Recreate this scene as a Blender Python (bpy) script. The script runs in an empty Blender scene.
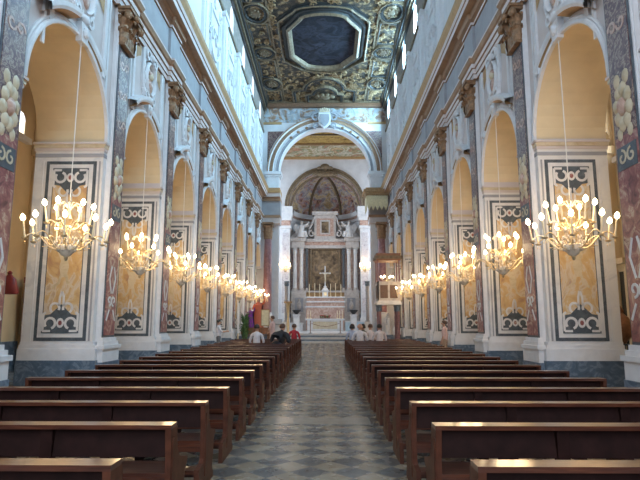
import bpy, bmesh, math, random
from math import sin, cos, pi, radians, sqrt, atan2, tan
from mathutils import Vector, Matrix, Euler

# ------------------------------------------------------------------ camera, world, light, exposure
SC = bpy.context.scene
COL = SC.collection
FOC, VPX, VPY, CAMX, CAMH = 540.0, 327.0, 322.0, 0.20, 1.72
PITCH = math.atan((VPY - 240) / FOC)
YAW = math.atan((VPX - 320) / FOC * cos(PITCH))
cam_d = bpy.data.cameras.new('camera')
cam_d.sensor_fit = 'HORIZONTAL'; cam_d.sensor_width = 36.0
cam_d.lens = 36.0 * FOC / 640.0
cam_d.clip_end = 300; cam_d.clip_start = 0.05
cam = bpy.data.objects.new('camera', cam_d); COL.objects.link(cam)
cam.location = (CAMX, 0, CAMH)
cam.rotation_euler = (pi / 2 + PITCH, 0, YAW)
SC.camera = cam
CAMR = Euler(cam.rotation_euler).to_matrix()

def at(px, py, Y):
    """point of the photograph at depth Y along the nave"""
    d = CAMR @ Vector(((px - 320) / FOC, (240 - py) / FOC, -1))
    t = Y / d.y
    return Vector((CAMX + d.x * t, Y, CAMH + d.z * t))

world = bpy.data.worlds.new('world'); SC.world = world
world.use_nodes = True
wb = world.node_tree.nodes['Background']
wb.inputs[0].default_value = (0.62, 0.78, 1.0, 1); wb.inputs[1].default_value = 1.0
SC.view_settings.view_transform = 'Standard'
SC.view_settings.look = 'None'
SC.view_settings.exposure = 0.0
SC.view_settings.gamma = 1.0
SC.view_settings.use_curve_mapping = False
cy = SC.cycles
cy.max_bounces = 7; cy.diffuse_bounces = 4; cy.glossy_bounces = 3; cy.transmission_bounces = 3
cy.sample_clamp_indirect = 4.0
cy.caustics_reflective = False; cy.caustics_refractive = False

# strength of the daylight behind the window panes and of the lamps
SUNNY, SHADY, AISLE_DAY, CHANCEL_DAY, DOOR_DAY, LAMP = 230.0, 7.0, 9.0, 4.2, 1750.0, 125.0
SKY_BLUE = (0.40, 0.74, 1.0); SKY_PALE = (0.78, 0.88, 1.0); WARM = (1.0, 0.66, 0.36)

def area(name, loc, rot, sx, sy, power, color):
    l = bpy.data.lights.new(name, 'AREA'); l.shape = 'RECTANGLE'; l.size = sx; l.size_y = sy
    l.energy = power; l.color = color
    o = bpy.data.objects.new(name, l); COL.objects.link(o)
    o.location = loc; o.rotation_euler = rot
    return o
# daylight through the open west portal and its great window, behind the camera
area('portal_daylight', (0, -7.9, 9.0), (radians(90), 0, 0), 7.0, 13.0, DOOR_DAY, (0.86, 0.92, 1.0))

# ------------------------------------------------------------------ mesh builder
def F_id(u, v, w): return (u, v, w)
def F_left(x0):  return lambda u, v, w: (x0 + w, u, v)      # u along the nave, v up, w out of the wall towards the nave
def F_right(x0): return lambda u, v, w: (x0 - w, u, v)
def F_front(y0): return lambda u, v, w: (u, y0 - w, v)      # faces the camera
def F_down(z0):  return lambda u, v, w: (u, v, z0 - w)      # hangs from a ceiling

class MB:
    def __init__(s, F=None):
        s.F = F or F_id; s.v = []; s.f = []; s.m = []
    def add(s, vs, fs, mat=0):
        b = len(s.v)
        s.v += [tuple(s.F(*p)) for p in vs]
        for k, f in enumerate(fs):
            s.f.append([b + i for i in f]); s.m.append(mat if isinstance(mat, int) else mat[k])
        return s
    def box(s, u0, u1, v0, v1, w0, w1, mat=0):
        return s.add([(u0,v0,w0),(u1,v0,w0),(u1,v1,w0),(u0,v1,w0),(u0,v0,w1),(u1,v0,w1),(u1,v1,w1),(u0,v1,w1)],
                     [(0,3,2,1),(4,5,6,7),(0,1,5,4),(1,2,6,5),(2,3,7,6),(3,0,4,7)], mat)
    def prism(s, poly, w0, w1, mat=0):
        n = len(poly)
        vs = [(p[0],p[1],w0) for p in poly] + [(p[0],p[1],w1) for p in poly]
        fs = [tuple(range(n))[::-1], tuple(range(n, 2*n))] + [(i, (i+1)%n, n+(i+1)%n, n+i) for i in range(n)]
        return s.add(vs, fs, mat)
    def tube(s, path, r, n=6, mat=0, caps=True):
        P = [Vector(p) for p in path]; m = len(P)
        R = [r]*m if isinstance(r, (int, float)) else r
        vs = []; prev = None
        for i in range(m):
            t = (P[min(i+1,m-1)] - P[max(i-1,0)])
            t = t.normalized() if t.length > 1e-9 else Vector((0,0,1))
            if prev is None:
                a = Vector((0,0,1)) if abs(t.z) < .9 else Vector((1,0,0))
                nx = t.cross(a).normalized()
            else:
                nx = (prev - t*prev.dot(t)).normalized()
            prev = nx; ny = t.cross(nx)
            for k in range(n):
                a = 2*pi*k/n
                vs.append(tuple(P[i] + (nx*cos(a) + ny*sin(a))*R[i]))
        fs = [(i*n+k, i*n+(k+1)%n, (i+1)*n+(k+1)%n, (i+1)*n+k) for i in range(m-1) for k in range(n)]
        if caps: fs += [tuple(range(n))[::-1], tuple(range((m-1)*n, m*n))]
        return s.add(vs, fs, mat)
    def lathe(s, prof, c=(0,0,0), n=12, mat=0, a0=0.0, a1=2*pi, mats=None, caps=True):
        full = abs(a1-a0-2*pi) < 1e-6; k = n if full else n+1
        vs = []
        for (r, z) in prof:
            for i in range(k):
                a = a0 + (a1-a0)*i/n
                vs.append((c[0]+r*cos(a), c[1]+r*sin(a), c[2]+z))
        fs = []; ms = []
        for j in range(len(prof)-1):
            for i in range(n):
                i2 = (i+1) % k
                fs.append((j*k+i, j*k+i2, (j+1)*k+i2, (j+1)*k+i)); ms.append(mats[j] if mats else mat)
        if full and caps:
            if prof[0][0] > 1e-4: fs.append(tuple(range(k))[::-1]); ms.append(mats[0] if mats else mat)
            if prof[-1][0] > 1e-4: fs.append(tuple(range((len(prof)-1)*k, len(prof)*k))); ms.append(mats[-1] if mats else mat)
        return s.add(vs, fs, ms)
    def ball(s, c, rx, ry=None, rz=None, nu=10, nv=6, mat=0):
        ry = ry or rx; rz = rz or rx; vs = []; 
        for j in range(nv+1):
            t = -pi/2 + pi*j/nv
            for i in range(nu):
                a = 2*pi*i/nu
                vs.append((c[0]+rx*cos(t)*cos(a), c[1]+ry*cos(t)*sin(a), c[2]+rz*sin(t)))
        fs = [(j*nu+i, j*nu+(i+1)%nu, (j+1)*nu+(i+1)%nu, (j+1)*nu+i) for j in range(nv) for i in range(nu)]
        return s.add(vs, fs, mat)
    def sweep(s, path, prof, closed=False, mat=0, flip=1):
        """path in (u,v); prof of (offset to the left of the path, w)"""
        n = len(path); vs = []; P = [Vector(p) for p in path]
        for i in range(n):
            a = P[(i-1) % n] if (closed or i > 0) else None
            b = P[(i+1) % n] if (closed or i < n-1) else None
            ns = []
            if a is not None: d = (P[i]-a).normalized(); ns.append(Vector((-d.y, d.x)))
            if b is not None: d = (b-P[i]).normalized(); ns.append(Vector((-d.y, d.x)))
            nn = (ns[0]+ns[-1]); nn = nn.normalized() if nn.length > 1e-6 else ns[0]
            k = 1.0/max(.35, nn.dot(ns[0]))
            for (o, w) in prof:
                q = P[i] + nn*(o*k*flip)
                vs.append((q.x, q.y, w))
        m = len(prof); fs = []; ms = []
        for i in range(n if closed else n-1):
            for j in range(m-1):
                i2 = (i+1) % n
                fs.append((i*m+j, i*m+j+1, i2*m+j+1, i2*m+j)); ms.append(mat if isinstance(mat, int) else mat[j])
        return s.add(vs, fs, ms)
    def ribbon(s, path, wid, w0, w1, mat=0, closed=False):
        h = wid/2
        return s.sweep(path, [(h,w0),(h,w1),(-h,w1),(-h,w0)], closed, mat)
    def build(s, name, mats, parent=None, smooth=False, loc=None):
        me = bpy.data.meshes.new(name)
        me.from_pydata(s.v, [], s.f)
        if not isinstance(mats, (list, tuple)): mats = [mats]
        for m in mats: me.materials.append(m)
        me.polygons.foreach_set('material_index', [min(i, len(mats)-1) for i in s.m])
        bm = bmesh.new(); bm.from_mesh(me)
        bmesh.ops.remove_doubles(bm, verts=bm.verts, dist=1e-5)
        bmesh.ops.recalc_face_normals(bm, faces=bm.faces)
        if smooth:
            for f in bm.faces: f.smooth = True
            for e in bm.edges:
                if len(e.link_faces) == 2 and e.calc_face_angle(0) > radians(38): e.smooth = False
        bm.to_mesh(me); bm.free(); me.update()
        o = bpy.data.objects.new(name, me); COL.objects.link(o)
        if parent is not None: o.parent = parent
        if loc is not None: o.location = loc
        return o

def tag(o, label=None, cat=None, group=None, kind=None):
    if label: o['label'] = label
    if cat: o['category'] = cat
    if group: o['group'] = group
    if kind: o['kind'] = kind
    return o
def empty(name, loc=(0,0,0), rz=0.0):
    o = bpy.data.objects.new(name, None); COL.objects.link(o)
    o.location = loc; o.rotation_euler = (0, 0, rz); o.empty_display_size = .2
    return o
def thing(name, label, cat, loc=(0,0,0), rz=0.0, group=None):
    return tag(empty(name, loc, rz), label, cat, group)
CH = {}
def kids(o): return [c for c in bpy.data.objects if c.parent == o]
def copy_tree(o, parent=None):
    c = o.copy(); COL.objects.link(c)
    if parent is not None: c.parent = parent
    for ch in o.children: copy_tree(ch, c)
    return c
def arc(cx, cy, r, a0, a1, n=12, ry=None):
    ry = ry or r
    return [(cx + r*cos(radians(a0+(a1-a0)*i/n)), cy + ry*sin(radians(a0+(a1-a0)*i/n))) for i in range(n+1)]
def spiral(cx, cy, r0, r1, a0, a1, n=14):
    return [(cx + (r0+(r1-r0)*i/n)*cos(radians(a0+(a1-a0)*i/n)), cy + (r0+(r1-r0)*i/n)*sin(radians(a0+(a1-a0)*i/n))) for i in range(n+1)]

# ------------------------------------------------------------------ materials
def new_mat(name):
    m = bpy.data.materials.new(name); m.use_nodes = True
    nt = m.node_tree; return m, nt, nt.nodes['Principled BSDF']
def coords(nt, world_space=True, scale=(1,1,1)):
    mp = nt.nodes.new('ShaderNodeMapping'); mp.inputs['Scale'].default_value = scale
    if world_space:
        g = nt.nodes.new('ShaderNodeNewGeometry'); nt.links.new(g.outputs['Position'], mp.inputs['Vector'])
    else:
        g = nt.nodes.new('ShaderNodeTexCoord'); nt.links.new(g.outputs['Object'], mp.inputs['Vector'])
    return mp.outputs['Vector']
def noise(nt, vec, scale, detail=4, dist=0.0, rough=.55):
    n = nt.nodes.new('ShaderNodeTexNoise'); n.inputs['Scale'].default_value = scale
    n.inputs['Detail'].default_value = detail; n.inputs['Distortion'].default_value = dist
    n.inputs['Roughness'].default_value = rough
    nt.links.new(vec, n.inputs['Vector']); return n.outputs['Fac']
def ramp(nt, fac, stops, interp='LINEAR'):
    r = nt.nodes.new('ShaderNodeValToRGB'); r.color_ramp.interpolation = interp
    e = r.color_ramp.elements
    while len(e) < len(stops): e.new(0.5)
    for i, (p, c) in enumerate(stops):
        e[i].position = p; e[i].color = (*c, 1)
    nt.links.new(fac, r.inputs['Fac']); return r.outputs['Color']
def bump(nt, bs, h, strength=.3, dist=.02):
    b = nt.nodes.new('ShaderNodeBump'); b.inputs['Strength'].default_value = strength; b.inputs['Distance'].default_value = dist
    nt.links.new(h, b.inputs['Height']); nt.links.new(b.outputs['Normal'], bs.inputs['Normal'])
def plain(name, c, rough=.6, metal=0.0, var=.12, scale=6.0, bstr=0.0, coat=0.0):
    m, nt, bs = new_mat(name)
    v = coords(nt); n = noise(nt, v, scale, 5)
    lo = tuple(x*(1-var) for x in c); hi = tuple(min(1, x*(1+var)) for x in c)
    nt.links.new(ramp(nt, n, [(.3, lo), (.7, hi)]), bs.inputs['Base Color'])
    bs.inputs['Roughness'].default_value = rough; bs.inputs['Metallic'].default_value = metal
    bs.inputs['Coat Weight'].default_value = coat; bs.inputs['Coat Roughness'].default_value = .12
    if bstr: bump(nt, bs, noise(nt, v, scale*4, 4), bstr, .02)
    return m
def marble(name, stops, scale=2.0, dist=1.5, rough=.3, detail=7, sc=(1,1,1)):
    m, nt, bs = new_mat(name)
    v = coords(nt, scale=sc); n = noise(nt, v, scale, detail, dist, .6)
    nt.links.new(ramp(nt, n, stops), bs.inputs['Base Color'])
    bs.inputs['Roughness'].default_value = rough
    return m
def glow(name, c, s):
    m, nt, bs = new_mat(name)
    bs.inputs['Base Color'].default_value = (*c, 1)
    bs.inputs['Emission Color'].default_value = (*c, 1); bs.inputs['Emission Strength'].default_value = s
    return m

M = {}
M['plaster'] = plain('white_plaster', (.66, .655, .67), .75, var=.07, scale=1.6, bstr=.05)
M['stucco'] = plain('white_stucco', (.70, .70, .72), .7, var=.06, scale=5)
M['pinkplaster'] = plain('pale_pink_plaster', (.62, .555, .54), .75, var=.07, scale=1.4)
M['ochre'] = plain('ochre_plaster', (.72, .575, .365), .8, var=.08, scale=1.2)
M['beige'] = plain('beige_plaster', (.68, .54, .34), .8, var=.08, scale=.9)
M['brown'] = plain('brown_stucco_and_lamp_tint', (.33, .205, .125), .7, var=.15, scale=3)  # on the nave entablature undersides this paints in warm lamp light
M['orange'] = plain('gilded_ochre_and_lamp_tint', (.43, .26, .115), .6, var=.15, scale=4)  # own ochre elsewhere; on the nave cornice rim, lamplight put into the colour
M['bluegrey'] = plain('blue_grey_paint', (.33, .335, .36), .7, var=.1, scale=2)
M['whitemarble'] = marble('white_marble', [(.35, (.58,.58,.60)), (.5, (.70,.69,.69)), (.7, (.74,.73,.71))], 1.6, 1.2, .35)
M['greymarble'] = marble('blue_grey_marble', [(.3, (.065,.10,.145)), (.5, (.105,.15,.21)), (.62, (.20,.25,.31)), (.75, (.10,.14,.19))], 2.4, 2.2, .3)
M['yellowmarble'] = marble('yellow_marble', [(.28, (.42,.24,.15)), (.42, (.58,.38,.18)), (.50, (.62,.44,.23)), (.56, (.63,.55,.45)), (.62, (.57,.42,.26)), (.72, (.42,.30,.27))], 1.9, 1.2, .3, sc=(1.3,1,.8))
M['redmarble'] = marble('red_marble', [(.28, (.10,.035,.04)), (.45, (.26,.085,.085)), (.55, (.36,.15,.13)), (.63, (.55,.40,.30)), (.72, (.22,.08,.08))], 3.0, 2.0, .3)
M['breccia'] = marble('purple_breccia', [(.3, (.045,.025,.032)), (.43, (.12,.058,.066)), (.52, (.20,.115,.105)), (.57, (.42,.33,.25)), (.63, (.11,.055,.06)), (.8, (.19,.10,.09))], 4.2, 2.6, .3)
M['darkstone'] = marble('dark_green_stone', [(.3, (.055,.068,.085)), (.6, (.105,.125,.145)), (.75, (.18,.20,.22))], 5, 1.0, .3)
M['creammarble'] = marble('cream_marble', [(.3, (.50,.40,.25)), (.6, (.64,.55,.40)), (.8, (.52,.38,.25))], 3, 1, .4)
M['rosemarble'] = marble('rose_marble', [(.3, (.36,.19,.15)), (.5, (.50,.32,.25)), (.65, (.62,.46,.38)), (.8, (.42,.24,.19))], 2.5, 1.5, .3)
M['column'] = marble('mauve_column_marble', [(.3, (.17,.08,.09)), (.55, (.27,.14,.15)), (.75, (.36,.22,.21))], 3, 1.6, .3)
M['capital'] = plain('gilded_capital', (.26, .15, .08), .5, .25, var=.35, scale=9, bstr=.3)
M['gold'] = plain('aged_gold', (.34, .225, .12), .45, .5, var=.25, scale=8)
M['darkgold'] = plain('dark_gilt_wood', (.18, .13, .08), .5, .35, var=.35, scale=5, bstr=.15)
M['black'] = plain('black_painted_wood', (.022, .022, .022), .5, var=.3, scale=5)
M['darkwood'] = plain('walnut_wood', (.13, .06, .03), .4, var=.3, scale=9)
M['beam'] = plain('brown_beam_wood', (.17, .088, .05), .5, var=.2)
M['redwood'] = plain('reddish_wood', (.26, .115, .055), .45, var=.25, scale=9)
M['gilt'] = plain('gilt_metal', (.78, .62, .38), .3, .6, var=.1, scale=10)
M['candle'] = plain('ivory_candle', (.85, .74, .52), .5, var=.04, scale=10)
M['glass'] = plain('cut_glass', (.75, .66, .54), .1, var=.1, scale=20)
M['cordm'] = plain('pale_cord', (.78, .76, .72), .6, var=.05)
M['iron'] = plain('dark_iron', (.05, .05, .055), .45, .6, var=.2)
M['bulb'] = glow('lit_bulb', (1.0, .78, .45), 20.0)
M['skin'] = plain('skin', (.52, .30, .21), .55, var=.06)
M['hair_dark'] = plain('dark_hair', (.025, .018, .015), .5, var=.3, scale=30)
M['hair_brown'] = plain('brown_hair', (.09, .045, .03), .5, var=.3, scale=30)
M['green'] = plain('leaf_green', (.08, .16, .05), .6, var=.4, scale=12)

def wood_pew():
    m, nt, bs = new_mat('varnished_pew_wood')
    v = coords(nt, True, (1.2, 14, 14)); n = noise(nt, v, 2.2, 6, .6)
    nt.links.new(ramp(nt, n, [(.3, (.042,.013,.009)), (.55, (.09,.028,.015)), (.75, (.15,.050,.025))]), bs.inputs['Base Color'])
    bs.inputs['Roughness'].default_value = .30
    bs.inputs['Coat Weight'].default_value = .55; bs.inputs['Coat Roughness'].default_value = .10
    bs.inputs['Specular IOR Level'].default_value = .3
    bump(nt, bs, noise(nt, coords(nt, True, (1, 2.5, 2.5)), 2.6, 3), .35, .012)
    return m
M['pew'] = wood_pew()
M['pewend'] = plain('matt_pew_end_wood', (.085, .029, .016), .5, var=.3, scale=9)
M['pewend'].node_tree.nodes['Principled BSDF'].inputs['Specular IOR Level'].default_value = .2
M['pewdark'] = plain('dark_pew_wood', (.019, .007, .006), .65, var=.3, scale=7)
M['pewdark'].node_tree.nodes['Principled BSDF'].inputs['Specular IOR Level'].default_value = .12

def fresco(name, cols, scale=.9, dist=.9, f2=.4):
    m, nt, bs = new_mat(name)
    v = coords(nt)
    k = len(cols)
    c1 = ramp(nt, noise(nt, v, scale, 5, dist, .5), [(.30 + .40*i/(k-1), c) for i, c in enumerate(cols)])
    c2 = ramp(nt, noise(nt, v, scale*2.3, 6, dist, .55), [(.32 + .36*i/(k-1), c) for i, c in enumerate(cols[2:] + cols[:2])])
    mx = nt.nodes.new('ShaderNodeMix'); mx.data_type = 'RGBA'; mx.inputs['Factor'].default_value = f2
    nt.links.new(c1, mx.inputs['A']); nt.links.new(c2, mx.inputs['B'])
    nt.links.new(mx.outputs['Result'], bs.inputs['Base Color'])
    bs.inputs['Roughness'].default_value = .75
    bs.inputs['Specular IOR Level'].default_value = .2
    return m
M['fresco_apse'] = fresco('apse_fresco', [(.07,.035,.03), (.30,.16,.10), (.52,.24,.22), (.30,.33,.42), (.62,.55,.47), (.60,.42,.16), (.22,.20,.26), (.12,.06,.04)], .8)
M['patterned'] = marble('pale_inlaid_marble', [(.36, (.36,.30,.33)), (.46, (.56,.52,.53)), (.56, (.64,.61,.61)), (.66, (.50,.40,.38))], 3.2, 1.6, .4)
M['cove'] = plain('grey_brown_cove', (.25,.215,.19), .8, var=.3, scale=3, bstr=.2)
M['altarmarble'] = marble('warm_grey_marble', [(.3, (.38,.34,.32)), (.5, (.54,.49,.46)), (.7, (.62,.57,.53))], 2.2, 1.4, .35)
M['fresco_band'] = fresco('foliage_fresco', [(.06,.07,.035), (.24,.22,.09), (.60,.58,.50), (.12,.17,.08), (.40,.16,.12), (.50,.42,.22)], .8)
M['fresco_sky'] = fresco('sky_fresco', [(.10,.08,.06), (.32,.23,.16), (.36,.46,.54), (.50,.58,.62), (.40,.22,.12), (.20,.16,.15)], 1.0)
M['fresco_gold'] = fresco('gilded_vault_painting', [(.06,.035,.015), (.26,.15,.04), (.46,.30,.09), (.16,.09,.03), (.48,.34,.14)], .9)
M['painting_dark'] = fresco('dark_ceiling_canvas', [(.008,.008,.012), (.016,.016,.024), (.028,.028,.04), (.016,.013,.016), (.05,.052,.075), (.025,.02,.02)], .4)
M['painting_dark'].node_tree.nodes['Principled BSDF'].inputs['Specular IOR Level'].default_value = .12
M['painting_altar'] = fresco('altar_canvas', [(.04,.03,.025), (.10,.07,.045), (.20,.14,.08), (.36,.25,.15), (.14,.11,.09)], .8)

def carved():
    m, nt, bs = new_mat('carved_gilded_ceiling')
    v = coords(nt)
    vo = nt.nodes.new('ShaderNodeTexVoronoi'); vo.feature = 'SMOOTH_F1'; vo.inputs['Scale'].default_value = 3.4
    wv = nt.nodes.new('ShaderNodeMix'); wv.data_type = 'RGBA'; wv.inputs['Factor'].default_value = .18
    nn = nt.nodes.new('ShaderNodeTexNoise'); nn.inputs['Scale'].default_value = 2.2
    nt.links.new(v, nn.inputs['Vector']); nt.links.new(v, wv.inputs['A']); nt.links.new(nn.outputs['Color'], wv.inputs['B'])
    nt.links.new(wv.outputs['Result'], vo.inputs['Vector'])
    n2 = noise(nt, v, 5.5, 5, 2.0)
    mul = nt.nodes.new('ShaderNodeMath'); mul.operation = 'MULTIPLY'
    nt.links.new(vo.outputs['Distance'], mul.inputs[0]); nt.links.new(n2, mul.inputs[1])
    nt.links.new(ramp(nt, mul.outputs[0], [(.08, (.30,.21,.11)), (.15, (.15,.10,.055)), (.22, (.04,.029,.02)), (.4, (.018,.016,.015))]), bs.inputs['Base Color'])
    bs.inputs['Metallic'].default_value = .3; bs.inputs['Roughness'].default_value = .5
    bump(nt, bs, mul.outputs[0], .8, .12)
    return m
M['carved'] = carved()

def floor_mat():
    m, nt, bs = new_mat('lozenge_marble_floor')
    v = coords(nt)
    mp = nt.nodes.new('ShaderNodeMapping'); mp.inputs['Rotation'].default_value = (0, 0, radians(45))
    nt.links.new(v, mp.inputs['Vector'])
    ck = nt.nodes.new('ShaderNodeTexChecker'); ck.inputs['Scale'].default_value = 1/.345
    nt.links.new(mp.outputs['Vector'], ck.inputs['Vector'])
    n = noise(nt, v, 1.3, 6, 1.2)
    lt = ramp(nt, n, [(.3, (.21,.17,.12)), (.55, (.31,.262,.195)), (.75, (.40,.355,.285))])
    dk = ramp(nt, n, [(.3, (.065,.068,.068)), (.55, (.115,.118,.118)), (.75, (.20,.195,.18))])
    mx = nt.nodes.new('ShaderNodeMix'); mx.data_type = 'RGBA'
    nt.links.new(ck.outputs['Fac'], mx.inputs['Factor']); nt.links.new(lt, mx.inputs['A']); nt.links.new(dk, mx.inputs['B'])
    nt.links.new(mx.outputs['Result'], bs.inputs['Base Color'])
    r = nt.nodes.new('ShaderNodeMapRange'); r.inputs['To Min'].default_value = .18; r.inputs['To Max'].default_value = .36; bs.inputs['Specular IOR Level'].default_value = .32
    nt.links.new(noise(nt, v, 2.5, 4), r.inputs['Value']); nt.links.new(r.outputs['Result'], bs.inputs['Roughness'])
    return m
M['floor'] = floor_mat()
M['slab'] = marble('pale_floor_slab', [(.3, (.24,.21,.165)), (.6, (.31,.28,.23)), (.75, (.37,.35,.30))], 1.5, 1, .25)
M['floorgrey'] = marble('grey_aisle_floor', [(.3, (.16,.18,.20)), (.6, (.24,.26,.28)), (.75, (.32,.33,.34))], 1.5, 1, .25)
ORD = ['first','second','third','fourth','fifth','sixth','seventh','eighth','ninth','tenth','eleventh','twelfth','thirteenth','fourteenth','fifteenth','sixteenth','seventeenth','eighteenth','nineteenth','twentieth']
# ------------------------------------------------------------------ the large structure
W, T, N0, BAY, PL = 6.0, 1.9, 9.35, 5.05, 1.30
YB, YE = -8.0, 50.5
ZI, ZS, RA = 6.67, 6.82, 1.875
ZC = 23.0
FIRST = {'left': (12.36, 2.04, 6.69), 'right': (12.43, 1.97, 6.72)}   # centre, radius, springing of the first arch
near = lambda k: N0 + BAY*k
ctr = lambda k: near(k) + PL + RA

def structure(o): o['kind'] = 'structure'; return o

def arch_wall(mb, u0, u1, v0, v1, ops, d, mf=0, ms=1, mb_=0, n=20):
    def quad(a, b, c, e):
        if b - a < 1e-6 or e - c < 1e-6: return
        mb.add([(a,c,0),(b,c,0),(b,e,0),(a,e,0)], [(0,1,2,3)], mf)
        mb.add([(a,c,-d),(b,c,-d),(b,e,-d),(a,e,-d)], [(0,1,2,3)], mb_)
    cur = u0
    for (uc, r, spring, sill) in ops:
        quad(cur, uc-r, v0, v1)
        if uc-r-cur > 1e-6: mb.add([(cur,v0,0),(uc-r,v0,0),(uc-r,v0,-d),(cur,v0,-d)], [(0,1,2,3)], mf)
        pts = arc(uc, spring, r, 180, 0, n)
        for (a, b) in zip(pts, pts[1:]):
            for w, m in ((0, mf), (-d, mb_)):
                mb.add([(a[0],a[1],w),(b[0],b[1],w),(b[0],v1,w),(a[0],v1,w)], [(0,1,2,3)], m)
            mb.add([(a[0],a[1],0),(b[0],b[1],0),(b[0],b[1],-d),(a[0],a[1],-d)], [(0,1,2,3)], ms)
        if spring - sill > 1e-6:
            for x in (uc-r, uc+r): mb.add([(x,sill,0),(x,spring,0),(x,spring,-d),(x,sill,-d)], [(0,1,2,3)], mf)
        if sill > v0 + 1e-6:
            quad(uc-r, uc+r, v0, sill)
            mb.add([(uc-r,sill,0),(uc+r,sill,0),(uc+r,sill,-d),(uc-r,sill,-d)], [(0,1,2,3)], mf)
        cur = uc + r
    quad(cur, u1, v0, v1)
    if u1-cur > 1e-6: mb.add([(cur,v0,0),(u1,v0,0),(u1,v0,-d),(cur,v0,-d)], [(0,1,2,3)], mf)

# floor: lozenge paved centre aisle with pale cross slabs, grey side walks
b = MB(); b.add([(-12,YB,0),(12,YB,0),(12,66,0),(-12,66,0)], [(0,1,2,3)])
floor = structure(b.build('floor', M['floor']))
b = MB()
for s in (-1, 1): b.box(min(s*4.75, s*12), max(s*4.75, s*12), YB, YE, 0, .004)
b.build('side_paving', M['floorgrey'], floor)
b = MB()
for y in (3.0, 5.05, 9.55, 14.4, 19.3, 24.2, 29.1): b.box(-.95, .95, y, y+.62, 0, .003)
b.box(-.33, .33, 4.9, 6.2, 0, .0035)
b.build('cross_slab', M['slab'], floor)

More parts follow.
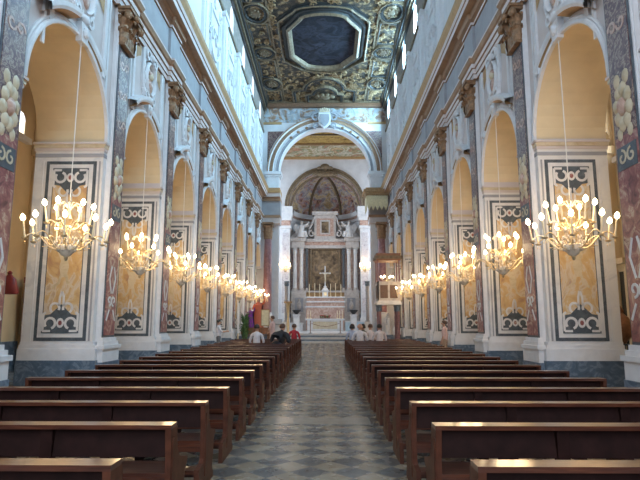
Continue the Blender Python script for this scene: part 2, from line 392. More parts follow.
# nave walls above the arcades, clerestory, entablature
SIDES = (('left', F_left(-W), -1), ('right', F_right(W), 1))
win_n = 0
for side, F, sg in SIDES:
    b = MB(F)
    arch_wall(b, YB, 5.6, 0, ZI, [], T)
    b.add([(5.6,0,0),(5.6,ZI,0),(5.6,ZI,-T),(5.6,0,-T)], [(0,1,2,3)])
    arch_wall(b, YB, YE, ZI, 14.2, [(ctr(-1) - (.15 if sg < 0 else 0), RA - (.15 if sg < 0 else 0), ZS, ZI)] + [(FIRST[side][0], FIRST[side][1], FIRST[side][2], ZI)] + [(ctr(k), RA, ZS, ZI) for k in range(1, 8)], T)
    wall = structure(b.build('wall_' + side, [M['pinkplaster'], M['ochre']]))
    # arch mouldings, hoods and raised frames in white stucco
    for k in range(0, 8):
        c, RA_, ZS_ = FIRST[side] if k == 0 else (ctr(k), RA, ZS)
        b = MB(F)
        b.sweep([(c-RA_, ZI)] + arc(c, ZS_, RA_, 180, 0, 24) + [(c+RA_, ZI)], [(0,0),(0,.09),(.04,.10),(.09,.08),(.11,.05),(.16,.07),(.19,.05),(.19,0)])
        b.build('archivolt', M['stucco'], wall)
        b = MB(F)
        b.sweep(arc(c, 6.33, 2.62, 130, 99, 9), [(0,0),(.03,.30),(.10,.34),(.20,.34),(.24,.2),(.24,0)], mat=[1,0,0,0,0])
        b.sweep(arc(c, 6.33, 2.62, 80, 52, 8), [(0,0),(.02,.06),(.10,.09),(.22,.09),(.26,.06),(.26,0)], mat=[1,0,0,0,0])
        b.build('hood_moulding', [M['stucco'], M['orange']], wall)
        c = ctr(k); b = MB(F)
        for s in (-1, 1):
            b.box(c+s*1.42-.09, c+s*1.42+.09, ZS+1.55, 10.85, 0, .07)
            b.box(c+s*1.66-.05, c+s*1.66+.05, ZS+.9, 10.85, 0, .05)
            b.add([(c+s*.72,10.82,.02),(c+s*1.3,10.82,.02),(c+s*1.3,10.15,.02),(c+s*1.05,10.35,.02),(c+s*.78,10.5,.02)], [(0,1,2,3,4)], 1)
        b.sweep([(c-.62, 10.88)] + arc(c, 10.02, .62, 180, 360, 14, .82) + [(c+.62, 10.88)], [(-.06,0),(-.06,.07),(0,.12),(.06,.07),(.06,0)])
        b.build('stucco_frame', [M['stucco'], M['orange']], wall)
    # clerestory
    b = MB(F)
    arch_wall(b, YB, YE, 14.2, ZC, [(ctr(k), .62, 21.5, 20.5) for k in range(-3, 8)], .45)
    cl = structure(b.build('wall_clerestory_' + side, [M['plaster'], M['plaster']]))
    for k in range(3, 8):
        c = ctr(k); n_ = near(k)
        b = MB(F)
        b.box(n_+.2, n_+1.25, 14.25, 20.0, 0, .16); b.box(n_+.38, n_+1.0, 15.2, 19.4, .16, .22)
        b.box(n_+.05, n_+1.4, 19.75, 20.05, 0, .26); b.box(n_+.05, n_+1.4, 14.25, 15.0, 0, .24)
        b.build('clerestory_pilaster', M['stucco'], cl)
        b = MB(F)
        
        for s in (-1, 1):
            b.ribbon(spiral(c+s*1.5, 19.2, .40, .06, 90, 90+s*420, 18), .08, 0, .10)
            b.ribbon(spiral(c+s*1.35, 17.2, .34, .05, 270, 270-s*420, 18), .08, 0, .10)
            b.ribbon([(c+s*1.35, 17.6), (c+s*1.5, 18.4), (c+s*1.35, 18.7), (c+s*1.42, 19.0)], .09, 0, .09)
            b.ball((c+s*1.36, 18.8, .04), .12, .2, .1, 8, 5)
        b.sweep([(c-1.1,15.4),(c+1.1,15.4),(c+1.1,18.6),(c-1.1,18.6)], [(0,0),(0,.1),(.12,.1),(.12,0)], True); b.ribbon(spiral(c-.4,17.2,.5,.08,0,420,16),.12,0,.12); b.ribbon(spiral(c+.4,17.2,.5,.08,180,-240,16),.12,0,.12)
        b.ribbon([(c-1.1,16.6),(c-.55,16.1),(c,15.95),(c+.55,16.1),(c+1.1,16.6)], .16, 0, .12)
        b.ball((c, 19.2, .04), .3, .32, .14, 8, 5)
        b.build('window_stucco', M['stucco'], cl)
    b = MB(F); arch_wall(b, YB, YE, 20.1, ZC-.02, [(ctr(k), .64, 21.5, 20.45) for k in range(-3, 8)], .001); b.v = [(x*(1-.004), y, z) for x, y, z in b.v]; b.build('cove', [M['cove'], M['cove']], cl)
    b = MB(F); b.box(YB, YE, 20.0, 20.18, 0, .12); b.build('cove_moulding', M['darkgold'], cl)
    for k in range(-3, 8):
        win_n += 1; c = ctr(k)
        b = MB(F)
        pts = [(c-.62, 20.5)] + arc(c, 21.5, .62, 180, 0, 12) + [(c+.62, 20.5)]; wd = -.16 if sg > 0 else -.42
        b.add([(p[0], p[1], wd) for p in pts], [tuple(range(len(pts)))])
        wm = structure(b.build('window_%d' % win_n, glow('daylit_pane_' + side, SKY_BLUE if sg > 0 else SKY_PALE, SUNNY if sg > 0 else SHADY)))
        b = MB(F)
        for du in (-.2, .2): b.box(c+du-.02, c+du+.02, 20.5, 22.0, wd+.005, wd+.03)
        for v in (21.0, 21.5): b.box(c-.62, c+.62, v-.02, v+.02, wd+.005, wd+.03)
        b.build('glazing_bars', M['iron'], wm)
    # aisle: outer wall, vault, ribs and window
    xo = 4.9
    b = MB(F)
    arch_wall(b, YB, YE, 0, 11.0, [(ctr(k), .55, 9.0, 7.6) for k in range(-1, 8)], .5)
    Fo = (lambda u, v, w, F=F: F(u, v, w - xo)); b2 = MB(Fo)
    wr, ws, wi = (.3, 9.0, 8.4) if sg < 0 else (.6, 9.3, 7.7)
    arch_wall(b2, YB, YE, 0, 11.0, [(ctr(k)+1.0, wr, ws, wi) for k in range(-1, 8)], .5)
    aw = structure(b2.build('wall_aisle_' + side, [M['beige'], M['plaster']]))
    for k in range(-1, 8):
        win_n += 1; c = ctr(k) + 1.0
        b = MB(Fo); pts = [(c-wr, wi)] + arc(c, ws, wr, 180, 0, 10) + [(c+wr, wi)]
        b.add([(p[0], p[1], -.3) for p in pts], [tuple(range(len(pts)))])
        wm = structure(b.build('window_%d' % win_n, glow('aisle_pane_' + side, SKY_PALE, AISLE_DAY)))
        b = MB(Fo); b.box(c-wr-.2, c+wr+.2, wi-.2, wi, -.1, .2); b.build('window_sill', M['stucco'], wm)
    b = MB(Fo); b.box(YB, YE, 0, 1.05, .0, .06); b.build('dado', M['greymarble'], aw)
    for k in range(-1, 8):
        n_ = near(k)
        b = MB(Fo); b.box(n_+.1, n_+1.35, 0, 8.2, 0, .3); b.box(n_, n_+1.45, 7.9, 8.2, 0, .42); b.box(n_, n_+1.45, 0, 1.1, 0, .38)
        b.build('aisle_pilaster', M['beige'], aw)
        # transverse arch across the aisle
        b = MB(lambda u, v, w, F=F: F(w, v, u))
        r = (xo - T)/2; cc = -(T + r)
        pts = arc(cc, 8.0, r, 180, 0, 14)
        for (p, q) in zip(pts, pts[1:]):
            b.add([(p[0],p[1],n_+.1),(q[0],q[1],n_+.1),(q[0],11,n_+.1),(p[0],11,n_+.1)], [(0,1,2,3)])
            b.add([(p[0],p[1],n_+1.35),(q[0],q[1],n_+1.35),(q[0],11,n_+1.35),(p[0],11,n_+1.35)], [(0,1,2,3)])
            b.add([(p[0],p[1],n_+.1),(q[0],q[1],n_+.1),(q[0],q[1],n_+1.35),(p[0],p[1],n_+1.35)], [(0,1,2,3)])
        b.build('transverse_arch', M['beige'], aw)
    b = MB(F); b.add([(YB,11.0,-T),(YE,11.0,-T),(YE,11.0,-xo-.4),(YB,11.0,-xo-.4)], [(0,1,2,3)])
    structure(b.build('ceiling_aisle_' + side, M['beige']))
    # entablature with breaks over every pilaster
    path = [(YB, 0)]
    for k in range(0, 8):
        a, e = near(k)+.1, near(k)+1.2
        path += [(a, 0), (a, .11), (e, .11), (e, 0)]
    path += [(YE, 0)]
    Fp = (lambda u, v, w, F=F: F(u, w, v))
    tr = structure(empty('trim_1' if sg < 0 else 'trim_2'))
    b = MB(Fp); b.sweep(path, [(0,10.88),(.09,10.88),(.09,11.05),(.13,11.06),(.13,11.24),(.18,11.26),(.18,11.42),(.24,11.46),(.30,11.6),(.30,11.68),(.06,11.72)],
                        mat=[1,0,1,0,1,0,1,1,0,0]); b.build('architrave', [M['pinkplaster'], M['brown']], tr)  # downward faces tinted brown, standing in for chandelier glow from below
    b = MB(Fp); b.sweep(path, [(.06,11.72),(.06,13.05)]); b.build('frieze', M['bluegrey'], tr)
    b = MB(Fp); b.sweep(path, [(.06,13.05),(.12,13.06),(.12,13.16),(.24,13.22),(.27,13.36),(.30,13.40)], mat=[1,0,1,1,1]); b.sweep([(YB,0),(YE,0)], [(.2,13.40),(.56,13.42),(.56,13.64),(.60,13.66),(.64,13.8),(.74,14.0),(.76,14.1),(.76,14.18),(0,14.22)], mat=[1,0,1,0,2,2,2,0]); b.build('cornice', [M['pinkplaster'], M['brown'], M['orange']], tr)  # undersides and rim coloured warm, lamplight painted into the stucco

# entrance wall behind the camera, open at its portal
b = MB(lambda u, v, w: (u, YB - w, v)); arch_wall(b, -12, 12, 0, ZC, [(0, 3.5, 12.0, 0)], .4)
structure(b.build('wall_entrance', [M['plaster'], M['plaster']]))

# ------------------------------------------------------------------ coffered ceiling
FD = F_down(ZC)
b = MB(FD); b.add([(-W-.5,YB,0),(W+.5,YB,0),(W+.5,YE,0),(-W-.5,YE,0)], [(0,1,2,3)])
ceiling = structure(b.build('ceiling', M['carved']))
GP = [(0,0),(0,.12),(.08,.30),(.24,.42),(.40,.30),(.44,.14),(.52,.14),(.56,.20),(.70,.20),(.74,0)]
GM = [0,0,0,0,1,1,1,1,1]
def frame(path, prof=GP, mats=GM, name='gilded_frame', closed=True):
    b = MB(FD); b.sweep(path, prof, closed, mats); return b.build(name, [M['darkgold'], M['black']], ceiling)
def octo(cy, hx, hy, bow):
    """long octagon with bowed short ends"""
    cx, qy = hx*.62, 1.35
    p = [(hx, cy-hy+qy+bow), (hx, cy+hy-qy-bow), (cx, cy+hy-bow)]
    p += [(cx*cos(radians(t)), cy+hy-bow + bow*sin(radians(t))) for t in range(20, 161, 20)]
    p += [(-cx, cy+hy-bow), (-hx, cy+hy-qy-bow), (-hx, cy-hy+qy+bow), (-cx, cy-hy+bow)]
    p += [(cx*cos(radians(t)), cy-hy+bow + bow*sin(radians(t))) for t in range(200, 341, 20)]
    p += [(cx, cy-hy+bow)]
    return p[::-1]
for cyy in (38.6, 22.0):
    pth = octo(cyy, 2.35, 3.9, .6)
    frame(pth, name='octagonal_frame')
    b = MB(FD); b.add([(p[0], p[1], .06) for p in pth], [tuple(range(len(pth)))]); b.build('ceiling_canvas', M['painting_dark'], ceiling)
    pth = octo(cyy, 3.2, 4.8, .6)
    frame(pth, [(0,0),(0,.18),(.06,.24),(.16,.18),(.16,.05),(.34,.05),(.34,0)], [0,0,0,1,1,1], 'outer_frame')
SM = [(0,0),(0,.14),(.05,.2),(.14,.2),(.18,.1),(.24,.1),(.26,.22),(.34,.22),(.36,0)]
SMm = [1,1,1,1,1,0,0,0]
# half cartouche at the chancel end with its little boss
def bell(cy, s, hx, hy):
    p = [(-hx, cy), (-hx, cy+s*hy*.55), (-hx*.72, cy+s*hy*.6)] + arc(0, cy+s*hy*.6, hx*.62, 180, 0, 10, s*hy*.5) + [(hx*.72, cy+s*hy*.6), (hx, cy+s*hy*.55), (hx, cy)]
    return p[::-1] if s > 0 else p
pth = bell(50.0, -1, 2.7, 4.6)
frame(pth[::-1], SM, SMm, 'cartouche_frame', False)
pth2 = bell(50.0, -1, 1.5, 2.9)
frame(pth2[::-1], SM, SMm, 'cartouche_frame', False)
b = MB(FD)
b.ball((0, 48.8, .05), .55, .5, .3, 12, 8); 
for i in range(6):
    a = radians(180 + i*36); b.ball((.75*cos(a), 48.9+.6*sin(a), .05), .25, .2, .18, 8, 5)
b.build('carved_boss', M['darkgold'], ceiling, True)
for yy in (45.9, 40.2, 34.6, 29):
    for s in (-1, 1):
        frame([(s*4.75 + .62*cos(radians(a)), yy + (.95 if yy != 40.2 else .7)*sin(radians(a))) for a in range(360, 0, -24)], SM, SMm, 'oval_frame')
        b = MB(FD); b.ball((s*4.75, yy, .02), .5, .6, .2, 10, 6)
        for i in range(8): b.ball((s*4.75+.3*cos(i*.785), yy+.42*sin(i*.785), .16), .1, .12, .12, 6, 4)
        b.build('carved_rosette', M['darkgold'], ceiling, True)
for s in (-1, 1):
    for (y0, y1) in ((47.2, 49.7), (41.4, 44.6), (35.9, 39.0), (30.3, 33.3)):
        frame([(s*4.75+.75, y0), (s*4.75-.75, y0), (s*4.75-.75, y1), (s*4.75+.75, y1)][::-1], [(0,0),(0,.12),(.08,.16),(.16,.1),(.16,0)], [0,0,1,1], 'panel_frame')
    b = MB(FD); x0, x1 = (4.0, 4.0)
    b.box(s*3.86-.06, s*3.86+.06, YB, YE, 0, .12)
    b.build('rib', M['darkgold'], ceiling)
    # heavy black and gold edge beam
    b = MB(FD)
    b.box(min(s*5.55,s*6.1), max(s*5.55,s*6.1), YB, YE, 0, .42, 1)
    b.box(min(s*5.45,s*5.62), max(s*5.45,s*5.62), YB, YE, 0, .2, 0)
    b.box(min(s*5.7,s*6.1), max(s*5.7,s*6.1), YB, YE, .42, .62, 0)
    b.box(min(s*5.85,s*6.1), max(s*5.85,s*6.1), YB, YE, .62, .85, 1)
    b.build('edge_beam', [M['darkgold'], M['black']], ceiling)
b = MB(FD); b.box(-5.6, 5.6, 50.0, 50.5, 0, .55, 0); b.box(-5.5, 5.5, 49.75, 50.0, 0, .2, 1)
b.build('end_beam', [M['beam'], M['darkgold']], ceiling)
# carved scrolls between the frames
random.seed(4)
b = MB(FD)
cnt = 0
while cnt < 420:
    x = random.uniform(-5.3, 5.3); y = random.uniform(31, 49.6)
    if abs(x) < 3.25 and abs(y-38.6) < 4.9: continue
    if abs(x) < 1.6 and y > 47: continue
    r = random.uniform(.14, .32); a = random.uniform(0, 360); d = random.choice((-1, 1))
    b.ribbon(spiral(x, y, r, r*.2, a, a+d*400, 9), r*.28, 0, random.uniform(.06, .16)); cnt += 1
sw = b.build('scrollwork', M['gold'], ceiling); sw['kind'] = 'stuff'

# ------------------------------------------------------------------ chancel arch, crossing, apse
FE = F_front(YE)
b = MB(FE); arch_wall(b, -W, W, 0, ZC, [(0, 4.35, 16.0, 0)], .9, n=32)
wend = structure(b.build('wall_end', [M['plaster'], M['plaster']]))
for x in (-1, 1):
    b = MB(FE); b.box(min(x*6,x*9.5), max(x*6,x*9.5), 0, ZC, -.9, -.2); structure(b.build('wall_transept', M['plaster']))
b = MB(FE)
b.sweep(arc(0, 16.0, 4.35, 180, 0, 40), [(0,0),(0,.10),(.10,.16),(.22,.10),(.26,.2),(.34,.2),(.36,.12),(.62,.14),(.66,.26),(.78,.26),(.8,.14),(1.0,.18),(1.08,.34),(1.2,.38),(1.24,.2),(1.24,0)],
        mat=[0,0,1,1,1,1,0,0,2,1,2,0,2,0,1])
b.build('archivolt', [M['stucco'], M['bluegrey'], M['brown']], wend)
for i in range(15):
    a = radians(14 + i*152/14); b = MB(FE)
    if i not in (3, 4, 5, 9, 10, 11): continue
    b.ball((4.72*cos(a), 16.0+4.72*sin(a), .14), .17, .17, .14, 7, 4)
    b.build('gilt_rosette', M['capital'], wend)
b = MB(FE); b.box(-6, 6, 21.0, 22.9, 0, .03); b.build('fresco_band', M['fresco_sky'], wend)
b = MB(FE); b.box(-6, -4.2, 20.82, 21.02, .0, .14); b.box(4.2, 6, 20.82, 21.02, 0, .14); b.build('band_moulding', M['orange'], wend)
for s in (-1, 1):
    b = MB(FE)
    pts = [(s*5.55, 16.9), (s*5.55, 20.1)] + [(s*5.72*cos(radians(a)), 16.0+5.72*sin(radians(a))) for a in (46, 38, 30, 22, 14)]
    pts = [p for p in pts if abs(p[0]) <= 5.56]
    b.prism(pts, 0, .03); b.build('marble_spandrel', M['breccia'], wend)
    # springing blocks and jamb pilasters, entablature return
    b = MB(FE)
    b.box(min(s*4.15,s*5.7), max(s*4.15,s*5.7), 15.7, 16.0, -.95, .45); b.box(min(s*4.25,s*5.6), max(s*4.25,s*5.6), 15.5, 15.7, -.92, .32)
    b.box(min(s*4.4,s*5.5), max(s*4.4,s*5.5), 14.2, 15.5, -.9, .22)
    b.build('impost', [M['stucco']], wend)
    b = MB(FE); x0, x1 = min(s*4.2, s*6), max(s*4.2, s*6)
    b.box(x0, x1, 10.9, 11.45, -.9, .55, 0); b.box(x0-.05, x1, 11.45, 11.7, -.95, .65, 1); b.box(x0, x1, 11.7, 13.05, -.9, .5, 2)
    b.box(x0-.1, x1, 13.05, 13.4, -1, .7, 1); b.box(x0-.25, x1, 13.4, 13.75, -1.1, .95, 0); b.box(x0-.35, x1, 13.75, 14.2, -1.2, 1.1, 3)
    b.build('entablature', [M['pinkplaster'], M['brown'], M['bluegrey'], M['orange']], wend)
b = MB(F_down(20.6)); b.add([(-9,YE+.9,0),(9,YE+.9,0),(9,55.6,0),(-9,55.6,0)], [(0,1,2,3)], 0)
b.add([(-9,55.6,0),(9,55.6,0),(9,60.5,0),(-9,60.5,0)], [(0,1,2,3)], 1)
b.box(-9, 9, 55.4, 55.75, 0, .18, 2); b.box(-9, 9, 60.2, 60.5, 0, .25, 3); b.box(-9, 9, 52.6, 52.8, 0, .12, 4)
structure(b.build('ceiling_crossing', [M['fresco_gold'], M['fresco_band'], M['gold'], M['orange'], M['darkgold']]))
FA = F_front(60.5)
b = MB(FA); arch_wall(b, -9, 9, 0, 20.6, [(0, 4.15, 14.8, 0)], .6, n=32)
wap = structure(b.build('wall_apse', [M['plaster'], M['plaster']]))
b = MB(FA)
b.sweep(arc(0, 14.8, 4.13, 180, 0, 40), [(0,-.1),(0,.1),(.12,.18),(.3,.12),(.36,.2),(.48,.2),(.5,0)])
b.build('gilded_archivolt', M['darkgold'], wap)
for s in (-1, 1):
    b = MB(FA); x0, x1 = min(s*3.9, s*5.0), max(s*3.9, s*5.0)
    b.box(x0, x1, .75, 2.2, -.6, .5, 0); b.box(x0+.08, x1-.08, 2.2, 12.2, -.6, .32, 0)
    b.box(x0+.2, x1-.2, 2.7, 11.7, .32, .36, 1)
    b.box(x0-.05, x1+.05, 12.2, 12.5, -.6, .5, 0); b.box(x0+.05, x1-.05, 12.5, 13.1, -.6, .36, 2); b.box(x0-.1, x1+.1, 13.1, 13.5, -.6, .6, 0); b.box(x0-.2, x1+.2, 13.5, 14.75, -.6, .4, 0)
    b.build('presbytery_pilaster', [M['whitemarble'], M['patterned'], M['rosemarble']], wap)
    b = MB(lambda u, v, w, s=s: (s*(9 - w), u, v)); b.add([(50.5,0,0),(60.5,0,0),(60.5,20.6,0),(50.5,20.6,0)], [(0,1,2,3)])
    structure(b.build('wall_crossing_' + ('left' if s < 0 else 'right'), M['plaster']))
    win_n += 1
    b = MB(lambda u, v, w, s=s: (s*(8.9 - w), u, v)); b.add([(52.6,7,0),(58.6,7,0),(58.6,17,0),(52.6,17,0)], [(0,1,2,3)])
    structure(b.build('window_%d' % win_n, glow('transept_pane', SKY_PALE, CHANCEL_DAY)))
# apse wall and half dome
YD, RD = 62.2, 4.15
b = MB()
b.lathe([(RD, 0), (RD, 14.8)], (0, YD, 0), 32, 0, 0, pi)
for s in (-1, 1): b.add([(s*RD,60.5,0),(s*RD,YD,0),(s*RD,YD,14.8),(s*RD,60.5,14.8)], [(0,1,2,3)])
structure(b.build('wall_apse_back', M['stucco'], None))
b = MB()
prof = [(RD*cos(radians(a)), RD*sin(radians(a))) for a in range(0, 90, 6)] + [(0.001, RD)]
b.lathe(prof, (0, YD, 14.8), 32, 0, 0, pi)
pts = arc(0, 14.8, RD, 0, 180, 32)
for p, q in zip(pts, pts[1:]): b.add([(p[0],60.5,p[1]),(q[0],60.5,q[1]),(q[0],YD,q[1]),(p[0],YD,p[1])], [(0,1,2,3)])
dome = structure(b.build('ceiling_apse', M['fresco_apse'], None, True))
for az in (62, 118, 3, 177):
    b = MB(); r = RD - .05
    b.tube([(r*cos(radians(e))*cos(radians(az)), YD + r*cos(radians(e))*sin(radians(az)), 14.8 + r*sin(radians(e))) for e in range(0, 86, 8)], .17, 6)
    b.build('dome_rib', M['darkgold'], dome)
b = MB(); b.sweep([(RD*cos(radians(a)), YD+RD*sin(radians(a))) for a in range(0, 181, 8)], [(0,13.6),(.15,13.7),(.15,14.0),(.4,14.2),(.45,14.4),(.5,14.75),(0,14.8)], mat=[0,0,1,0,0,0])
b.build('dome_cornice', [M['stucco'], M['rosemarble']], dome)
b = MB(F_front(60.4)); b.ball((0, 18.5, .2), 1.1, .4, .35, 14, 8)
for i in range(9): a = radians(i*22.5); b.ball((1.25*cos(a), 18.45+.42*sin(a), .25), .25, .18, .2, 8, 5)
b.build('dome_cartouche', M['darkgold'], dome, True)
b = MB(F_front(60.3)); b.ball((0, 19.35, .2), .55, .4, .3, 10, 6)
for s in (-1, 1): b.ball((s*.6, 19.2, .2), .35, .22, .22, 8, 5)
b.build('keystone_mask', M['darkgold'], dome, True)

# chancel platform and steps
fc = structure(empty('floor_chancel', (0, 0, 0)))
b = MB(); b.box(-9, 9, 50.2, 64.5, 0, .75); b.box(-4.3, 4.3, 46.4, 50.2, 0, .75); b.build('platform', M['whitemarble'], fc)
for i in range(4):
    b = MB(); y = 44.8 + i*.4; b.box(-4.3, 4.3, y, 46.4, i*.15, (i+1)*.15); b.build('chancel_step', M['greymarble'] if i % 2 else M['whitemarble'], fc)
# ------------------------------------------------------------------ arcade piers with inlaid marble
def scroll_inlay(mb, a0, a1, z0, sgn, w, md, mw, mr):
    """dark ground with white C-scrolls and a rosette at one end of an inlaid panel; sgn=+1 grows upwards"""
    c = (a0+a1)/2; h = (a1-a0)/2
    Z = lambda d: z0 + sgn*d
    poly = [(a0, Z(0)), (a1, Z(0)), (a1, Z(.46)), (c+h*.55, Z(.50)), (c+h*.22, Z(.66)), (c, Z(.76)), (c-h*.22, Z(.66)), (c-h*.55, Z(.50)), (a0, Z(.46))]
    mb.prism(poly if sgn > 0 else poly[::-1], w, w+.006, md)
    for s in (-1, 1):
        sp = [(c+s*(h*.55 + .14*cos(radians(t))), Z(.26 + .14*sin(radians(t)))) for t in range(250, -61, -24)]
        mb.ribbon(sp, .065, w+.006, w+.014, mw)
        mb.ribbon([(c+s*h*.93, Z(.06)), (c+s*h*.93, Z(.5)), (c+s*h*.80, Z(.55))], .06, w+.006, w+.014, mw)
        mb.ribbon([(c+s*h*.93, Z(.06)), (c+s*h*.5, Z(.06))], .06, w+.006, w+.014, mw)
        sp = [(c+s*(.17 + .12*cos(radians(t))), Z(.66 + .13*sin(radians(t)))) for t in range(-60, 215, 24)]
        mb.ribbon(sp, .06, w+.006, w+.014, mw)
        mb.ribbon([(c+s*.06, Z(.72)), (c+s*.05, Z(.95)), (c+s*.005, Z(1.1))], .055, w+.006, w+.014, mw)
    mb.prism([(c+.10*cos(i*pi/6), Z(.27)+.13*sin(i*pi/6)) for i in range(12)], w+.006, w+.016, mw)
    mb.prism([(c+.05*cos(i*pi/6), Z(.27)+.065*sin(i*pi/6)) for i in range(12)], w+.016, w+.02, mr)

def leaf(mb, F0, bx, by, ang, h, wid, out):
    """acanthus leaf standing at (bx,by), facing direction ang in plan"""
    n = Vector((cos(ang), sin(ang))); t = Vector((-n.y, n.x)); vs = []; fs = []
    prof = [(0, 0, .8), (.03, .35, 1.0), (.10*out, .7, .95), (.55*out, .95, .8), (out, .98, .5), (out*1.05, .84, .15)]
    for (o, z, k) in prof:
        for q in (-1, -.35, .35, 1):
            oo = o + (0.03 if abs(q) < .5 else 0)
            p = Vector((bx, by)) + n*oo + t*(wid*.5*k*q)
            vs.append((p.x, p.y, F0 + h*z))
    for i in range(len(prof)-1):
        for j in range(3): fs.append((i*4+j, i*4+j+1, (i+1)*4+j+1, (i+1)*4+j))
    mb.add(vs, fs)

def pier_capital(mbF):
    """pilaster capital in (u along nave, w out, z) terms: three faces of leaves, volutes and abacus"""
    b = MB(mbF)          # mapping takes (u, out, z)
    u0, u1, d, z0, z1 = .27, 1.03, .17, 9.72, 10.86
    H = z1 - z0
    def slab(a, e, o, za, zb): b.add([(a,0,za),(e,0,za),(e,o,za),(a,o,za),(a,0,zb),(e,0,zb),(e,o,zb),(a,o,zb)], [(0,1,2,3),(4,5,6,7),(0,1,5,4),(1,2,6,5),(2,3,7,6),(3,0,4,7)])
    slab(u0-.04, u1+.04, d+.05, z0, z0+.07)
    slab(u0+.02, u1-.02, d, z0+.07, z1-.2)
    slab(u0-.14, u1+.14, d+.17, z1-.16, z1-.08); slab(u0-.18, u1+.18, d+.22, z1-.08, z1)
    for row, (zz, hh, oo) in enumerate(((z0+.07, .44, .15), (z0+.12, .72, .22))):
        n = 3 if row == 0 else 2
        for i in range(n):
            u = u0 + (u1-u0)*((i+.5)/n if row == 0 else (i+.5)/n)
            leaf(b, zz, u, d, pi/2, hh, .30, oo)
        for s, uu in ((-1, u0), (1, u1)): leaf(b, zz, uu, d*.55, pi/2 - s*pi/2, hh, .22, oo)
        for s, uu in ((-1, u0), (1, u1)): leaf(b, zz, uu, d, pi/2 - s*pi/4, hh, .24, oo*1.1)
    for s, uu in ((-1, u0), (1, u1)):
        b.ball((uu+s*.12, d+.14, z1-.27), .12, .12, .13, 8, 6)
    b.ball(((u0+u1)/2, d+.2, z1-.12), .13, .1, .12, 8, 6)
    return b

